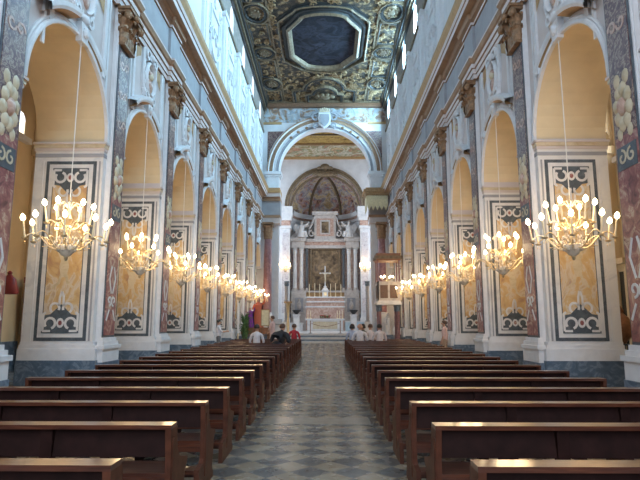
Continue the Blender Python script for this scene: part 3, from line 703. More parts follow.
def make_pier(side, sg):
    fx = (lambda w: w) if sg < 0 else (lambda w: -w)
    F = lambda u, v, w: (fx(w), u, v)
    root = empty('arcade_pier')
    b = MB(F); b.box(-.08, PL+.08, 0, .72, -T-.06, .14); b.build('socle', M['greymarble'], root)
    b = MB(F); b.box(-.06, PL+.06, .72, 1.02, -T-.05, .12); b.box(-.03, PL+.03, 1.02, 1.12, -T-.03, .08); b.box(-.01, PL+.01, 1.12, 1.2, -T-.01, .04)
    b.build('plinth', M['stucco'], root)
    b = MB(F); b.box(0, PL, 1.2, 6.42, -T, 0); b.build('shaft', M['whitemarble'], root)
    # inlaid panel on the face towards the entrance
    G = MB(lambda a, z, c: (fx(-a), -c, z))
    a0, a1, z0, z1 = .17, 1.56, 1.22, 6.12
    G.box(a0, a1, z0, z1, 0, .012, 0)
    G.box(a0+.09, a1-.09, z0+.09, z1-.09, .012, .018, 1)
    G.box(a0+.20, a1-.20, z0+.2, z1-.2, .018, .022, 0)
    G.box(a0+.225, a1-.225, z0+.22, z1-.22, .022, .028, 2)
    scroll_inlay(G, a0+.20, a1-.20, z0+.2, 1, .028, 0, 1, 3)
    scroll_inlay(G, a0+.20, a1-.20, z1-.2, -1, .028, 0, 1, 3)
    c = (a0+a1)/2
    for s in (-1, 1):   # pale figure in the stone: paired wings around a vase
        G.ribbon([(c+s*.05, 3.35), (c+s*.16, 3.6), (c+s*.34, 3.75), (c+s*.3, 4.0)], .09, .028, .031, 4)
        G.ribbon([(c+s*.06, 3.0), (c+s*.12, 2.75), (c+s*.28, 2.62)], .07, .028, .031, 4)
    G.prism([(c-.08,2.9),(c+.08,2.9),(c+.13,3.2),(c+.06,3.5),(c-.06,3.5),(c-.13,3.2)], .028, .032, 4)
    G.build('marble_panel', [M['darkstone'], M['whitemarble'], M['yellowmarble'], M['redmarble'], M['creammarble']], root)
    G = MB(lambda a, z, c: (fx(-a), -c, z)); G.box(.065, .11, 1.22, 6.12, 0, .014, 0); G.box(1.64, 1.66, 1.22, 6.12, 0, .01, 1)
    G.build('inlay_strip', [M['bluegrey'], M['stucco']], root)
    b = MB(F); b.box(-.015, PL, 6.24, 6.34, -T, .015, 1); b.box(-.03, PL+.03, 6.42, 6.5, -T-.02, .03, 0); b.box(-.06, PL+.06, 6.5, 6.6, -T-.04, .05, 2); b.box(-.09, PL+.09, 6.6, 6.66, -T-.06, .08, 0)
    b.build('impost', [M['pinkplaster'], M['bluegrey'], M['creammarble']], root)
    # giant pilaster towards the nave
    b = MB(F); b.box(.2, 1.1, 1.2, 10.86, 0, .10); b.box(.22, 1.08, 1.2, 10.86, .10, .14); b.build('pilaster_backing', M['stucco'], root)
    b = MB(F)
    b.box(.25, 1.05, 1.3, 9.72, .14, .17, 1)
    b.box(.29, 1.01, 5.2, 9.6, .17, .185, 3); b.box(.29, 1.01, 1.36, 5.2, .17, .185, 0)
    sc = MB(F); 
    b.prism([(.33,4.55),(.97,4.55),(.97,5.0),(.33,5.0)], .185, .195, 1)
    for s in (-1, 1):
        b.ribbon(spiral(.65+s*.15, 4.78, .15, .03, 90, 90+s*380, 12), .045, .195, .205, 2)
        b.ribbon(spiral(.65+s*.14, 2.3, .15, .03, -90, -90-s*380, 12), .05, .185, .20, 4)
        b.ribbon([(.65+s*.05, 2.5), (.65+s*.2, 2.9), (.65+s*.08, 3.25)], .05, .185, .20, 4)
        b.ribbon([(.65+s*.30, 1.75), (.65+s*.12, 2.05)], .05, .185, .20, 4)
        for zz in (7.4, 8.3, 9.2): b.ribbon(spiral(.65+s*.15, zz, .16, .04, 0, s*360, 10), .05, .185, .195, 5)
    b.prism([(.65+.11*cos(i*pi/6), 1.85+.13*sin(i*pi/6)) for i in range(12)], .185, .2, 0)
    b.build('pilaster', [M['redmarble'], M['darkstone'], M['creammarble'], M['breccia'], M['whitemarble'], M['rosemarble']], root)
    b = MB(F); b.box(.06, 1.24, 0, .66, .1, .28, 1); b.box(.08, 1.22, .66, 1.0, .1, .26, 0); b.box(.03, 1.27, 1.0, 1.1, .08, .30, 0); b.box(.12, 1.18, 1.1, 1.2, .08, .25, 0); b.box(.18, 1.12, 1.2, 1.3, .08, .21, 0)
    b.build('pilaster_base', [M['stucco'], M['greymarble']], root)
    b = MB(F); b.ball((.65, 5.75, .17), .14, .2, .12, 10, 6, 0)
    for q in range(8):
        a = q*pi/4 + .2; b.ball((.65+.2*cos(a), 5.75+.34*sin(a), .17), .13, .17, .075, 8, 5, 1)
    for s in (-1, 1):
        b.ball((.65+s*.15, 6.3, .17), .12, .16, .05, 8, 5, 1); b.ball((.65+s*.17, 5.25, .17), .10, .14, .05, 8, 5, 1)
    b.build('cartouche', [M['rosemarble'], M['creammarble']], root, True)
    pier_capital(lambda u, o, z: (fx(o+.1), u, z)).build('capital', M['capital'], root)
    return root

for side, sg in (('left', -1), ('right', 1)):
    proto = make_pier(side, sg)
    for k in range(0, 8):
        if k == 0: o = proto
        else: o = copy_tree(proto)
        o.location = (sg*(W-.004), near(k) - ((.34 if sg < 0 else .20) if k == 0 else 0), .005)
        if side == 'left': lab = ['arcade pier cut by the left edge of the photo, purple marble pilaster'] if k == 0 else None
        else: lab = ['arcade pier cut by the right edge of the photo, red marble pilaster'] if k == 0 else None
        if k > 0: lab = ['marble arcade pier, %s whole yellow inlaid panel from the %s edge' % (ORD[k-1], side)]
        tag(o, lab[0], 'pier', 'marble clad arcade piers')

# stucco medallions above every arch
def make_medallion(sg):
    fx = (lambda w: w) if sg < 0 else (lambda w: -w)
    F = lambda u, v, w: (fx(w), u, v)
    root = empty('stucco_medallion')
    b = MB(F); b.sweep([(.42*cos(radians(a)), .56*sin(radians(a))) for a in range(0, 360, 20)], [(-.07,0),(-.07,.1),(0,.18),(.06,.12),(.07,.04)], True)
    b.build('oval_frame', M['stucco'], root, True)
    b = MB(F); b.ball((0,0,.03), .37, .51, .05, 14, 6, 0); b.ball((0,-.22,.06), .24, .26, .12, 10, 6, 1); b.ball((0,.12,.1), .13, .17, .12, 10, 6, 2); b.ball((0,.2,.09), .15, .13, .11, 8, 5, 1)
    b.build('relief_bust', [M['whitemarble'], M['rosemarble'], M['creammarble']], root, True)
    b = MB(F)
    for s in (-1, 1):
        b.ribbon(spiral(s*.36, .72, .24, .05, 200 if s > 0 else -20, (200-420) if s > 0 else 400, 14), .09, 0, .16)
        b.ribbon(spiral(s*.34, -.62, .2, .05, 160 if s > 0 else 20, (160+400) if s > 0 else -380, 14), .08, 0, .15)
        b.ribbon([(s*.50,.55),(s*.62,.2),(s*.56,-.2),(s*.48,-.6)], .08, 0, .1)
        for i in range(4): b.ball((s*(.58-.03*i), .3-.28*i, .05), .09, .12, .09, 6, 4)
    b.ball((0, .78, .1), .18, .15, .14, 8, 5); b.ball((0, -.76, .1), .2, .16, .14, 8, 5)
    b.build('garland', M['stucco'], root, True)
    return root
for side, sg in (('left', -1), ('right', 1)):
    proto = make_medallion(sg)
    for k in range(0, 8):
        o = proto if k == 0 else copy_tree(proto)
        o.location = (sg*W, ctr(k), 9.98)
        tag(o, 'oval stucco medallion with bust over the %s nearest arch, %s arcade' % (ORD[k] if k else 'very', side), 'medallion', 'stucco medallions over the arches')

# ------------------------------------------------------------------ chandeliers
def bulb_mesh():
    b = MB(); b.lathe([(.018,0),(.048,.03),(.056,.07),(.042,.12),(.004,.165)], (0,0,0), 8); return b
def make_chandelier():
    root = empty('chandelier')
    b = MB(); b.tube([(0,0,1.12), (0,0,5.3)], .012, 5); b.build('cord', M['cordm'], root)
    b = MB(); b.lathe([(.0,-.42),(.03,-.40),(.05,-.34),(.02,-.30),(.05,-.22),(.03,-.12),(.07,-.04),(.10,.08),(.05,.2),(.035,.42),(.07,.5),(.10,.58),(.05,.68),(.025,.85),(.05,.93),(.02,1.0),(.012,1.12)], (0,0,0), 10)
    b.build('stem', M['gilt'], root, True)
    b = MB(); b.lathe([(.03,-.32),(.11,-.28),(.18,-.18),(.20,-.06),(.18,-.06),(.10,-.2),(.03,-.26)], (0,0,0), 14, 0, mats=[0,0,0,1,1,1])
    for i in range(8):
        a = i*pi/4; b.ball((.18*cos(a), .18*sin(a), -.12), .06, .06, .09, 6, 4, 0)
    b.build('bowl', [M['glass'], M['gilt']], root, True)
    b = MB()
    for i in range(10):
        a = i*2*pi/10; t = (cos(a), sin(a))
        b.tube([(.05*t[0],.05*t[1],.86),(.16*t[0],.16*t[1],.98),(.26*t[0],.26*t[1],.94),(.28*t[0],.28*t[1],.86)], .012, 4)
    for i in range(12):
        a = i*2*pi/12
        for (r, z) in ((.20,.12),(.26,.0),(.14,.30)): b.ball((r*cos(a), r*sin(a), z), .025, .025, .05, 5, 4)
    tag(b.build('crystal_fringe', M['glass'], root, True), kind='stuff')
    bl = bulb_mesh(); bulb_me = None; global ch_bulb; candle_me = {}; arm_me = {}
    for (n, R, z, off) in ((9, .88, 0.02, .2), (6, .46, .42, .5)):
        for i in range(n):
            a = 2*pi*i/n + off; key = R
            if key not in arm_me:
                b = MB(); path = []
                for q in range(13):
                    f = q/12; path.append((.04 + (R-.04)*f, 0, z + .16*sin(f*pi*1.9)*(-1 if R > .6 else -.5) - (.02 if R > .6 else 0) + .04*f))
                b.tube(path, .016, 5)
                b.tube([(R*.55 + .11*cos(t*.5), 0, z - .02 + .11*sin(t*.5)) for t in range(11)], .010, 4)
                b.lathe([(.0,-.02),(.06,0),(.075,.03),(.02,.03)], (R,0,z+.02), 8)
                for d in (-1, 1): b.ball((R, d*.05, z-.06), .014, .014, .035, 4, 3)
                arm = b.build('arm', M['gilt'], root, True); arm_me[key] = arm
                b = MB(); b.lathe([(.022,0),(.020,.40),(.014,.405)], (0,0,0), 7); can = b.build('candle', M['candle'], arm)
                can.location = (R, 0, z+.04); can.rotation_euler = (0, .15, 0)
                bu = bl.build('bulb', M['bulb'], can, True) if bulb_me is None else None
                if bu is None:
                    bu = bulb_me.copy(); COL.objects.link(bu); bu.parent = can
                bu.location = (0,0,.405); bulb_me = bulb_me or bu; ch_bulb = bulb_me; candle_me[key] = can
                arm.rotation_euler = (0, 0, a)
            else:
                arm = copy_tree(arm_me[key], root); arm.rotation_euler = (0, 0, a)
    return root
ch0 = make_chandelier()
def lamp_light(o, z=.62, power=LAMP):
    l = bpy.data.lights.new('chandelier_glow', 'POINT'); l.energy = power; l.color = WARM; l.shadow_soft_size = .45
    lo = bpy.data.objects.new('chandelier_glow', l); COL.objects.link(lo); lo.parent = o; lo.location = (0, 0, z)
first = True
for side, sg in (('left', -1), ('right', 1)):
    for k in range(0, 8):
        if first: o = ch0; first = False
        else: o = copy_tree(ch0)
        o.location = (sg*5.93, ctr(k), 3.55); o.rotation_euler = (0, 0, .37*k + (0 if sg < 0 else 1.3))
        tag(o, 'lit candle chandelier hanging in the %s nearest arch, %s arcade' % (ORD[k] if k else 'very', side), 'chandelier', 'candle chandeliers in the arcades')
for o in [o for o in COL.objects if o.name.startswith('chandelier')]:
    if o.type == 'EMPTY': lamp_light(o)
# little hooks on the keystones that carry the cords
for side, F, sg in SIDES:
    wl = bpy.data.objects['wall_' + side]
    for k in range(0, 8):
        b = MB(F); c = ctr(k); b.prism([(c-.15,8.6),(c+.15,8.6),(c+.22,9.08),(c-.22,9.08)], 0, .16); b.ball((c, 8.86, .16), .13, .16, .08, 8, 5)
        b.build('keystone', M['stucco'], wl)

# ------------------------------------------------------------------ pews
XI, XO, PH = 1.09, 4.42, .87
def make_pew():
    """local: x across from -L/2 to L/2, back edge at y=0, facing +y (the altar)"""
    L = XO - XI; h = L/2
    root = empty('church_pew')
    b = MB(); b.box(-h, h, -.10, .07, PH-.035, PH); b.build('book_ledge', M['pew'], root)
    b = MB(); b.add([(-h+.04,-.02,.60),(h-.04,-.02,.60),(h-.04,.02,PH-.035),(-h+.04,.02,PH-.035),(-h+.04,.01,.60),(h-.04,.01,.60),(h-.04,.05,PH-.035),(-h+.04,.05,PH-.035)],
        [(0,1,2,3),(7,6,5,4),(0,4,5,1),(1,5,6,2),(2,6,7,3),(3,7,4,0)])
    b.build('backrest', M['pewdark'], root)
    b = MB(); b.box(-h+.04, h-.04, .04, .46, .42, .455); b.box(-h+.04, h-.04, .03, .06, .34, .42); b.build('seat', M['pew'], root)
    b = MB(); b.box(-h+.04, h-.04, -.30, -.12, .20, .235); b.box(-h+.04, h-.04, -.14, -.11, .13, .20); b.build('kneeler', M['pew'], root)
    prof = [(-.07,0),(.40,0),(.40,.06),(.34,.12),(.40,.40),(.47,.46),(.47,.50),(.36,.52),(.20,.56),(.12,.66),(.09,PH-.035),(-.10,PH-.035),(-.07,.6)]
    for s in (-1, 1):
        b = MB(lambda u, v, w, s=s: (s*(h-.05+w), u, v)); b.prism(prof, 0, .05); b.prism([(-.05,.12),(.30,.12),(.34,.38),(.06,.46),(.02,.76),(-.05,.76)], .05, .058)
        b.prism([(-.32,0),(-.07,0),(-.07,.30),(-.12,.26),(-.30,.24)], .0, .05)
        b.build('end_panel', M['pewend'], root)
    for x in (-h*.36, h*.36):
        b = MB(lambda u, v, w, x=x: (x+w, u, v)); b.prism([(-.04,0),(.34,0),(.36,.42),(.05,.42),(.03,PH-.04),(-.04,PH-.04)], -.05, .05); b.prism([(-.28,0),(-.05,0),(-.05,.2),(-.28,.2)], -.03, .03)
        b.build('support', M['pewdark'], root)
    return root
pew0 = make_pew()
NP = 20
for s, side in ((-1, 'left'), (1, 'right')):
    for i in range(NP):
        o = pew0 if (s < 0 and i == 0) else copy_tree(pew0)
        o.location = (s*(XI+XO)/2, 3.47 + 1.265*i, .004)
        if i == 0: lab = 'dark wooden pew nearest the camera, on the %s of the aisle' % side
        elif i == NP-1: lab = 'dark wooden pew in front of the altar steps, %s of the aisle' % side
        else: lab = 'dark wooden pew %s of the aisle, %s row from the camera' % (side, ORD[i])
        tag(o, lab, 'pew', 'rows of wooden pews')
# ------------------------------------------------------------------ great columns under the chancel arch
def leafy_capital(b, c, z0, r, h):
    b.lathe([(r*1.02,0),(r*1.12,.05*h),(r*1.0,.1*h),(r*.98,.5*h),(r*1.25,.82*h)], (c[0],c[1],z0), 14)
    for row, (zz, hh, oo, n) in enumerate(((.08,.42,.3,8),(.12,.72,.42,8))):
        for i in range(n):
            a = 2*pi*(i+.5*row)/n
            leaf(b, z0+zz*h, c[0]+r*cos(a), c[1]+r*sin(a), a, hh*h, r*.7, oo*r)
    for i in range(4):
        a = pi/4 + i*pi/2; b.ball((c[0]+1.45*r*cos(a), c[1]+1.45*r*sin(a), z0+.8*h), r*.26, r*.26, r*.28, 8, 6)
    q = r*1.4; b.box(c[0]-q, c[0]+q, c[1]-q, c[1]+q, z0+.88*h, z0+h)
for s, side in ((-1, 'left'), (1, 'right')):
    x, y = s*5.25, 49.45
    t = thing('great_column', 'tall mauve marble column with gilded leafy capital, %s of the chancel arch' % side, 'column', (x, y, 0), 0, 'great columns of the chancel arch')
    b = MB(); b.box(-.55,.55,-.55,.55,0,1.2,0); b.box(-.5,.5,-.5,.5,1.2,2.0,1); b.box(-.56,.56,-.56,.56,2.0,2.2,1); b.build('pedestal', [M['greymarble'], M['whitemarble']], t)
    b = MB(); b.lathe([(.5,2.2),(.5,2.32),(.43,2.4),(.46,2.5),(.40,2.58)], (0,0,0), 20); b.build('base', M['whitemarble'], t, True)
    b = MB(); b.lathe([(.39,2.58),(.39,5),(.36,8),(.33,9.3)], (0,0,0), 20); b.build('shaft', M['column'], t, True)
    b = MB(); leafy_capital(b, (0,0), 9.3, .36, 1.55); b.build('capital', M['capital'], t)

# coat of arms on the keystone of the chancel arch
t = thing('coat_of_arms', 'blue grey stucco coat of arms with crown on the chancel arch keystone', 'coat of arms', (0, YE-.42, 20.9))
FK = lambda u, v, w: (u, -w, v)
b = MB(FK); pts = [(-.55,.9),(.55,.9),(.62,.3),(.5,-.3),(0,-.75),(-.5,-.3),(-.62,.3)]
b.prism(pts[::-1], 0, .2, 0); b.prism([(x*.75, y*.75+.03) for x, y in pts][::-1], .2, .3, 1); b.build('shield', [M['stucco'], M['bluegrey']], t)
b = MB(FK)
for i in range(5): b.ball((-.4+.2*i, 1.15+.12*(1-abs(i-2)/2), .15), .11, .2, .12, 8, 5)
b.box(-.5,.5,.92,1.05,0,.25); b.build('crown', M['creammarble'], t, True)
for s in (-1, 1):
    b = MB(FK); b.ribbon(spiral(s*.85, .45, .4, .08, 90, 90-s*400, 16), .16, 0, .16); b.ribbon(spiral(s*.8, -.35, .32, .06, 270, 270+s*400, 16), .14, 0, .14)
    b.ribbon([(s*.6,.9),(s*1.1,1.0),(s*1.6,.6),(s*1.9,.65)], .16, 0, .1); b.build('mantling', M['bluegrey'], t)

# gilt scalloped canopy above the right-hand great column
t = thing('scalloped_canopy', 'pale gilt canopy with a scalloped fringe high by the right great column', 'canopy', (5.0, 49.0, 11.6))
b = MB(); b.box(-1.2,.75,-1.05,1.0,1.45,1.65); b.box(-1.3,.8,-1.15,1.0,1.65,1.85); b.box(-1.45,.85,-1.3,1.0,1.85,2.05); b.build('cornice', M['gold'], t)
b = MB()
def scallop(u0, u1, n):
    p = [(u0, 1.5)]
    for i in range(n):
        a = u0+(u1-u0)*i/n; d = (u1-u0)/n
        p += [(a, .55), (a+d*.5, .1), (a+d*.98, .55), (a+d*.99, .9)]
    return p + [(u1, 1.5)]
b2 = MB(lambda u, v, w: (u, -1.0-w, v)); b2.prism(scallop(-1.15,.75,5), 0, .05)
b2.F = lambda u, v, w: (-1.15-w, u, v); b2.prism(scallop(-1.0,1.0,5), 0, .05)
b2.build('fringed_valance', plain('pale_gold_cloth', (.70,.64,.42), .6, .1, .12), t)

# ------------------------------------------------------------------ high altar reredos
RY = 63.0
FR = F_front(RY)
rd = thing('reredos', 'tall marble altarpiece with paired columns filling the apse', 'altarpiece', (0, RY, .75))
def rpart(name, mats, b, smooth=False):
    o = b.build(name, mats, rd, smooth); o.location = (0, -RY, -.75); return o
b = MB(FR)
b.box(-4.1, 4.1, .75, 2.6, -.4, .35, 1); b.box(-4.15, 4.15, 2.6, 2.85, -.4, .5, 0)
b.box(-4.1, 4.1, 2.85, 4.2, -.4, .3, 2); b.box(-4.15, 4.15, 4.2, 4.45, -.4, .55, 0)
b.box(-4.0, 4.0, 4.45, 5.1, -.4, .35, 3); b.box(-4.05, 4.05, 5.1, 5.3, -.4, .5, 0)
for s in (-1, 1): b.box(min(s*2.2,s*3.9), max(s*2.2,s*3.9), .75, 5.3, .3, 1.0, 0 )
rpart('base', [M['altarmarble'], M['greymarble'], M['rosemarble'], M['orange']], b)
for s in (-1, 1):
    b = MB(FR); x0, x1 = min(s*2.35,s*3.6), max(s*2.35,s*3.6)
    b.box(x0, x1, 2.7, 4.6, 1.0, 1.06, 0); b.box(x0+.15, x1-.15, 2.85, 4.45, 1.06, 1.1, 1)
    b.ball(((x0+x1)/2, 3.6, 1.1), .25, .5, .1, 10, 6, 0); b.ball(((x0+x1)/2, 4.2, 1.12), .15, .17, .1, 8, 5, 0)
    rpart('relief_panel', [M['altarmarble'], M['bluegrey']], b, True)
b = MB(FR); b.box(-4.0, 4.0, 5.3, 10.3, -.4, 0, 0)
for s in (-1, 1): b.box(min(s*2.0,s*2.3), max(s*2.0,s*2.3), 5.3, 10.2, 0, .2, 1); b.box(min(s*3.75,s*4.05), max(s*3.75,s*4.05), 5.3, 10.2, 0, .3, 1)
rpart('back_wall', [M['rosemarble'], M['breccia']], b)
b = MB(FR); b.box(-1.55, 1.55, 5.5, 10.0, 0, .1); rpart('altar_painting', M['painting_altar'], b)
b = MB(FR); b.sweep([(-1.55,5.5),(1.55,5.5),(1.55,10.0),(-1.55,10.0)], [(0,.1),(0,.22),(-.1,.3),(-.28,.22),(-.36,.05)], True); rpart('painting_frame', M['darkgold'], b)
for s in (-1, 1):
    for (x, m) in ((2.15, 'darkstone'), (2.75, 'whitemarble'), (3.5, 'whitemarble')):
        b = MB(); q = .14 if m == 'darkstone' else .22; yy = RY - (.35 if m == 'darkstone' else .7)
        b.lathe([(q*1.5,5.3),(q*1.5,5.45),(q*1.2,5.55),(q,5.62),(q,7.2),(q*.85,9.5)], (s*x, yy, 0), 12, mats=[1,1,1,0,0])
        leafy_capital(b, (s*x, yy), 9.5, q*.85, .75)
        b.m = [i if i < 2 else 1 for i in b.m]
        rpart('column', [M[m], M['altarmarble']], b, False)
b = MB(FR)
b.box(-4.1, 4.1, 10.25, 10.6, -.4, .4, 0); b.box(-4.05, 4.05, 10.6, 11.0, -.4, .32, 1); b.box(-4.2, 4.2, 11.0, 11.35, -.4, .6, 0)
for s in (-1, 1): b.box(min(s*2.4,s*3.9), max(s*2.4,s*3.9), 10.25, 11.0, .3, 1.05, 0); b.box(min(s*2.25,s*4.05), max(s*2.25,s*4.05), 11.0, 11.4, .3, 1.25, 0)
rpart('entablature', [M['altarmarble'], M['rosemarble']], b)
b = MB(FR); b.box(-1.25, 1.25, 11.35, 14.2, -.4, .35, 0); b.box(-1.0,1.0,11.7,13.8,.35,.42,1); b.box(-.6,.6,11.9,13.6,.42,.5,0); b.box(-.42,.42,12.05,13.4,.5,.54,2); b.box(-1.5,1.5,14.2,14.6,-.4,.6,0)
for s in (-1, 1): b.ribbon(spiral(s*1.55, 12.0, .42, .1, 90, 90-s*380, 14), .2, -.2, .3, 0); b.ribbon([(s*1.35,13.9),(s*1.5,13.2),(s*1.9,12.5)], .2, -.2, .3, 0)
rpart('attic', [M['altarmarble'], M['rosemarble'], M['painting_altar']], b)
for s in (-1, 1):
    b = MB(FR); b.sweep([(s*4.0,11.4),(s*3.3,12.0),(s*2.5,12.9),(s*1.9,13.1)], [(-.22,-.3),(-.22,.28),(.22,.28),(.22,-.3)]); rpart('curved_pediment', M['altarmarble'], b)

# seated marble figures on the pediment: robed body, head, raised arm, wing
def marble_angel(s, label):
    t = thing('marble_angel', label, 'statue', (s*2.75, RY-1.02, 11.42), 0, 'marble angels on the reredos')
    b = MB(); b.lathe([(.55,0),(.5,.3),(.36,.8),(.34,1.0),(.3,1.3),(.12,1.5),(.09,1.58)], (0,0,0), 12)
    b.tube([(0,-.1,.6),(-s*.5,-.3,.55),(-s*.65,-.35,.05)], [.24,.2,.14], 8)
    b.ball((0,-.03,1.74), .15,.16,.19, 10, 7)
    b.tube([(-s*.25,0,1.3),(-s*.6,-.1,1.5),(-s*.85,-.15,1.85)], [.1,.08,.05], 7); b.tube([(s*.25,0,1.3),(s*.45,-.15,.95),(s*.25,-.35,.8)], [.1,.08,.06], 7)
    b.build('body', M['whitemarble'], t, True)
    b = MB(FK); b.prism([(s*.1,1.3),(s*.75,1.7),(s*.95,1.2),(s*.6,.5),(s*.3,.7)][::int(s)], -.28, -.2); b.build('wing', M['whitemarble'], t)
marble_angel(-1, 'white marble angel seated on the left curve of the reredos top')
marble_angel(1, 'white marble angel seated on the right curve of the reredos top')

# ------------------------------------------------------------------ altar, dossal, crucifix, candles
AY = 58.6
t = thing('altar_gradine', 'rose marble shelf structure behind the white altar', 'altar shelf', (0, AY+1.6, .75))
b = MB(); b.box(-2.1, 2.1, -.5, .5, 0, 2.6); b.build('core', M['rosemarble'], t)
b = MB()
for z in (2.55, 3.1, 3.6): b.box(-2.2, 2.2, -.6+.05*(z-2), .5, z, z+.14)
b.build('shelf', M['whitemarble'], t)
b = MB(); b.box(-2.05, 2.05, -.42, .45, 2.69, 3.12); b.box(-2.0, 2.0, -.38, .45, 3.24, 3.6); b.build('step_front', M['rosemarble'], t)
tb = thing('tabernacle', 'small white marble tabernacle under the crucifix', 'tabernacle', (0, AY+1.6, .75+3.74))
b = MB(); b.box(-.32,.32,-.28,.3,0,.62); b.box(-.4,.4,-.34,.34,.62,.74); b.lathe([(.34,.74),(.25,.95),(.08,1.06)], (0,0,0), 10); b.build('case', M['whitemarble'], tb)
b = MB(); b.box(-.16,.16,-.31,-.28,.1,.5); b.build('door', M['gilt'], tb)
t = thing('crucifix', 'pale altar crucifix standing on the tabernacle', 'crucifix', (0, AY+1.6, .75+3.74+1.06))
b = MB(); b.lathe([(.2,0),(.14,.1),(.05,.2),(.05,.35)], (0,0,0), 8); b.box(-.055,.055,-.04,.04,.3,2.35); b.box(-.62,.62,-.04,.04,1.5,1.62); b.build('cross', M['stucco'], t)
b = MB(); b.tube([(-.5,-.07,1.62),(-.2,-.08,1.48),(0,-.09,1.42),(.2,-.08,1.48),(.5,-.07,1.62)], [.03,.045,.06,.045,.03], 6)
b.tube([(0,-.09,1.45),(0,-.1,1.2),(.02,-.1,1.0),(.0,-.12,.75),(.0,-.09,.5)], [.09,.08,.08,.055,.03], 7); b.ball((0,-.12,1.62),.06,.07,.08,8,6); b.build('figure', M['creammarble'], t, True)
def candlestick(x, y, z, h, label, lit=False):
    t = thing('altar_candlestick', label, 'candlestick', (x, y, z), 0, 'candlesticks on the altar')
    b = MB(); b.lathe([(.12,0),(.11,.04),(.04,.1),(.03,.2),(.06,.28),(.03,.36),(.025,h*.5),(.07,h*.52)], (0,0,0), 8); b.build('stick', M['gilt'], t, True)
    b = MB(); b.lathe([(.035,h*.52),(.032,h),(.005,h+.02)], (0,0,0), 7); b.build('candle', M['candle'], t)
for i, x in enumerate((-1.75,-1.15,-.6,.6,1.15,1.75)):
    candlestick(x, AY+1.55, .75+3.74, 1.5 - .15*abs(abs(x)-1.1), 'gilt candlestick on the top altar shelf, %s of six from the left' % ORD[i])
al = thing('high_altar', 'long white marble altar block before the reredos', 'altar', (0, AY, .75))
b = MB(); b.box(-1.9,1.9,-.6,.6,0,1.15); b.box(-1.98,1.98,-.65,.65,0,.12); b.build('block', M['whitemarble'], al)
b = MB(); b.box(-2.1,2.1,-.72,.72,1.15,1.33); b.build('mensa', M['stucco'], al)
b = MB(); b.box(-1.3,1.3,-.63,-.6,.25,1.0); b.ball((0,-.63,.62),.22,.05,.25,10,6); b.build('front_relief', M['creammarble'], al)
for i, x in enumerate((-1.85,-1.55,1.3,1.55,1.85)):
    candlestick(x, AY-.1, .75+1.33, .85, 'short white candle on the altar table, %s from the left' % ORD[i])
t = thing('altar_flowers', 'low dark red flower arrangement on the altar table', 'flowers', (0, AY-.1, 2.08))
b = MB(); b.box(-.55,.55,-.15,.15,0,.12); b.build('trough', M['darkwood'], t)
random.seed(3); b = MB()
for i in range(26): b.ball((random.uniform(-.55,.55), random.uniform(-.15,.15), random.uniform(.14,.34)), .09,.09,.08,6,4, random.choice((0,0,1)))
b.build('blooms', [plain('red_petals',(.3,.06,.05),.6), M['green']], t, True)
t = thing('low_marble_table', 'pale blue draped marble table right of the altar', 'table', (3.6, 57.2, .75))
b = MB(); b.box(-1.5,1.5,-.5,.5,.95,1.08); b.build('top', M['whitemarble'], t)
b = MB(); b.box(-1.45,1.45,-.46,.46,0,.95); b.build('drape', plain('pale_blue_cloth',(.48,.62,.70),.7), t)
t = thing('choir_bench', 'pale blue draped bench left of the altar', 'bench', (-3.6, 57.2, .75))
b = MB(); b.box(-1.3,1.3,-.5,.5,.75,.9); b.build('top', M['whitemarble'], t)
b = MB(); b.box(-1.25,1.25,-.46,.46,0,.75); b.build('drape', M['stucco'], t)

# planters on marble pedestals either side of the altar
for s, lab in ((-1, 'black bowl on white marble pedestal left of the altar'), (1, 'black bowl on white marble pedestal right of the altar')):
    t = thing('pedestal_bowl', lab, 'pedestal', (s*2.95, 56.2, .75), 0, 'bowls beside the altar')
    b = MB(); b.box(-.4,.4,-.4,.4,0,.2); b.box(-.3,.3,-.3,.3,.2,1.6); b.box(-.38,.38,-.38,.38,1.6,1.75); b.build('pedestal', M['whitemarble'], t)
    b = MB(); b.lathe([(.12,1.75),(.18,1.82),(.42,2.1),(.46,2.2),(.38,2.18),(.1,1.95)], (0,0,0), 12); b.build('bowl', M['black'], t, True)

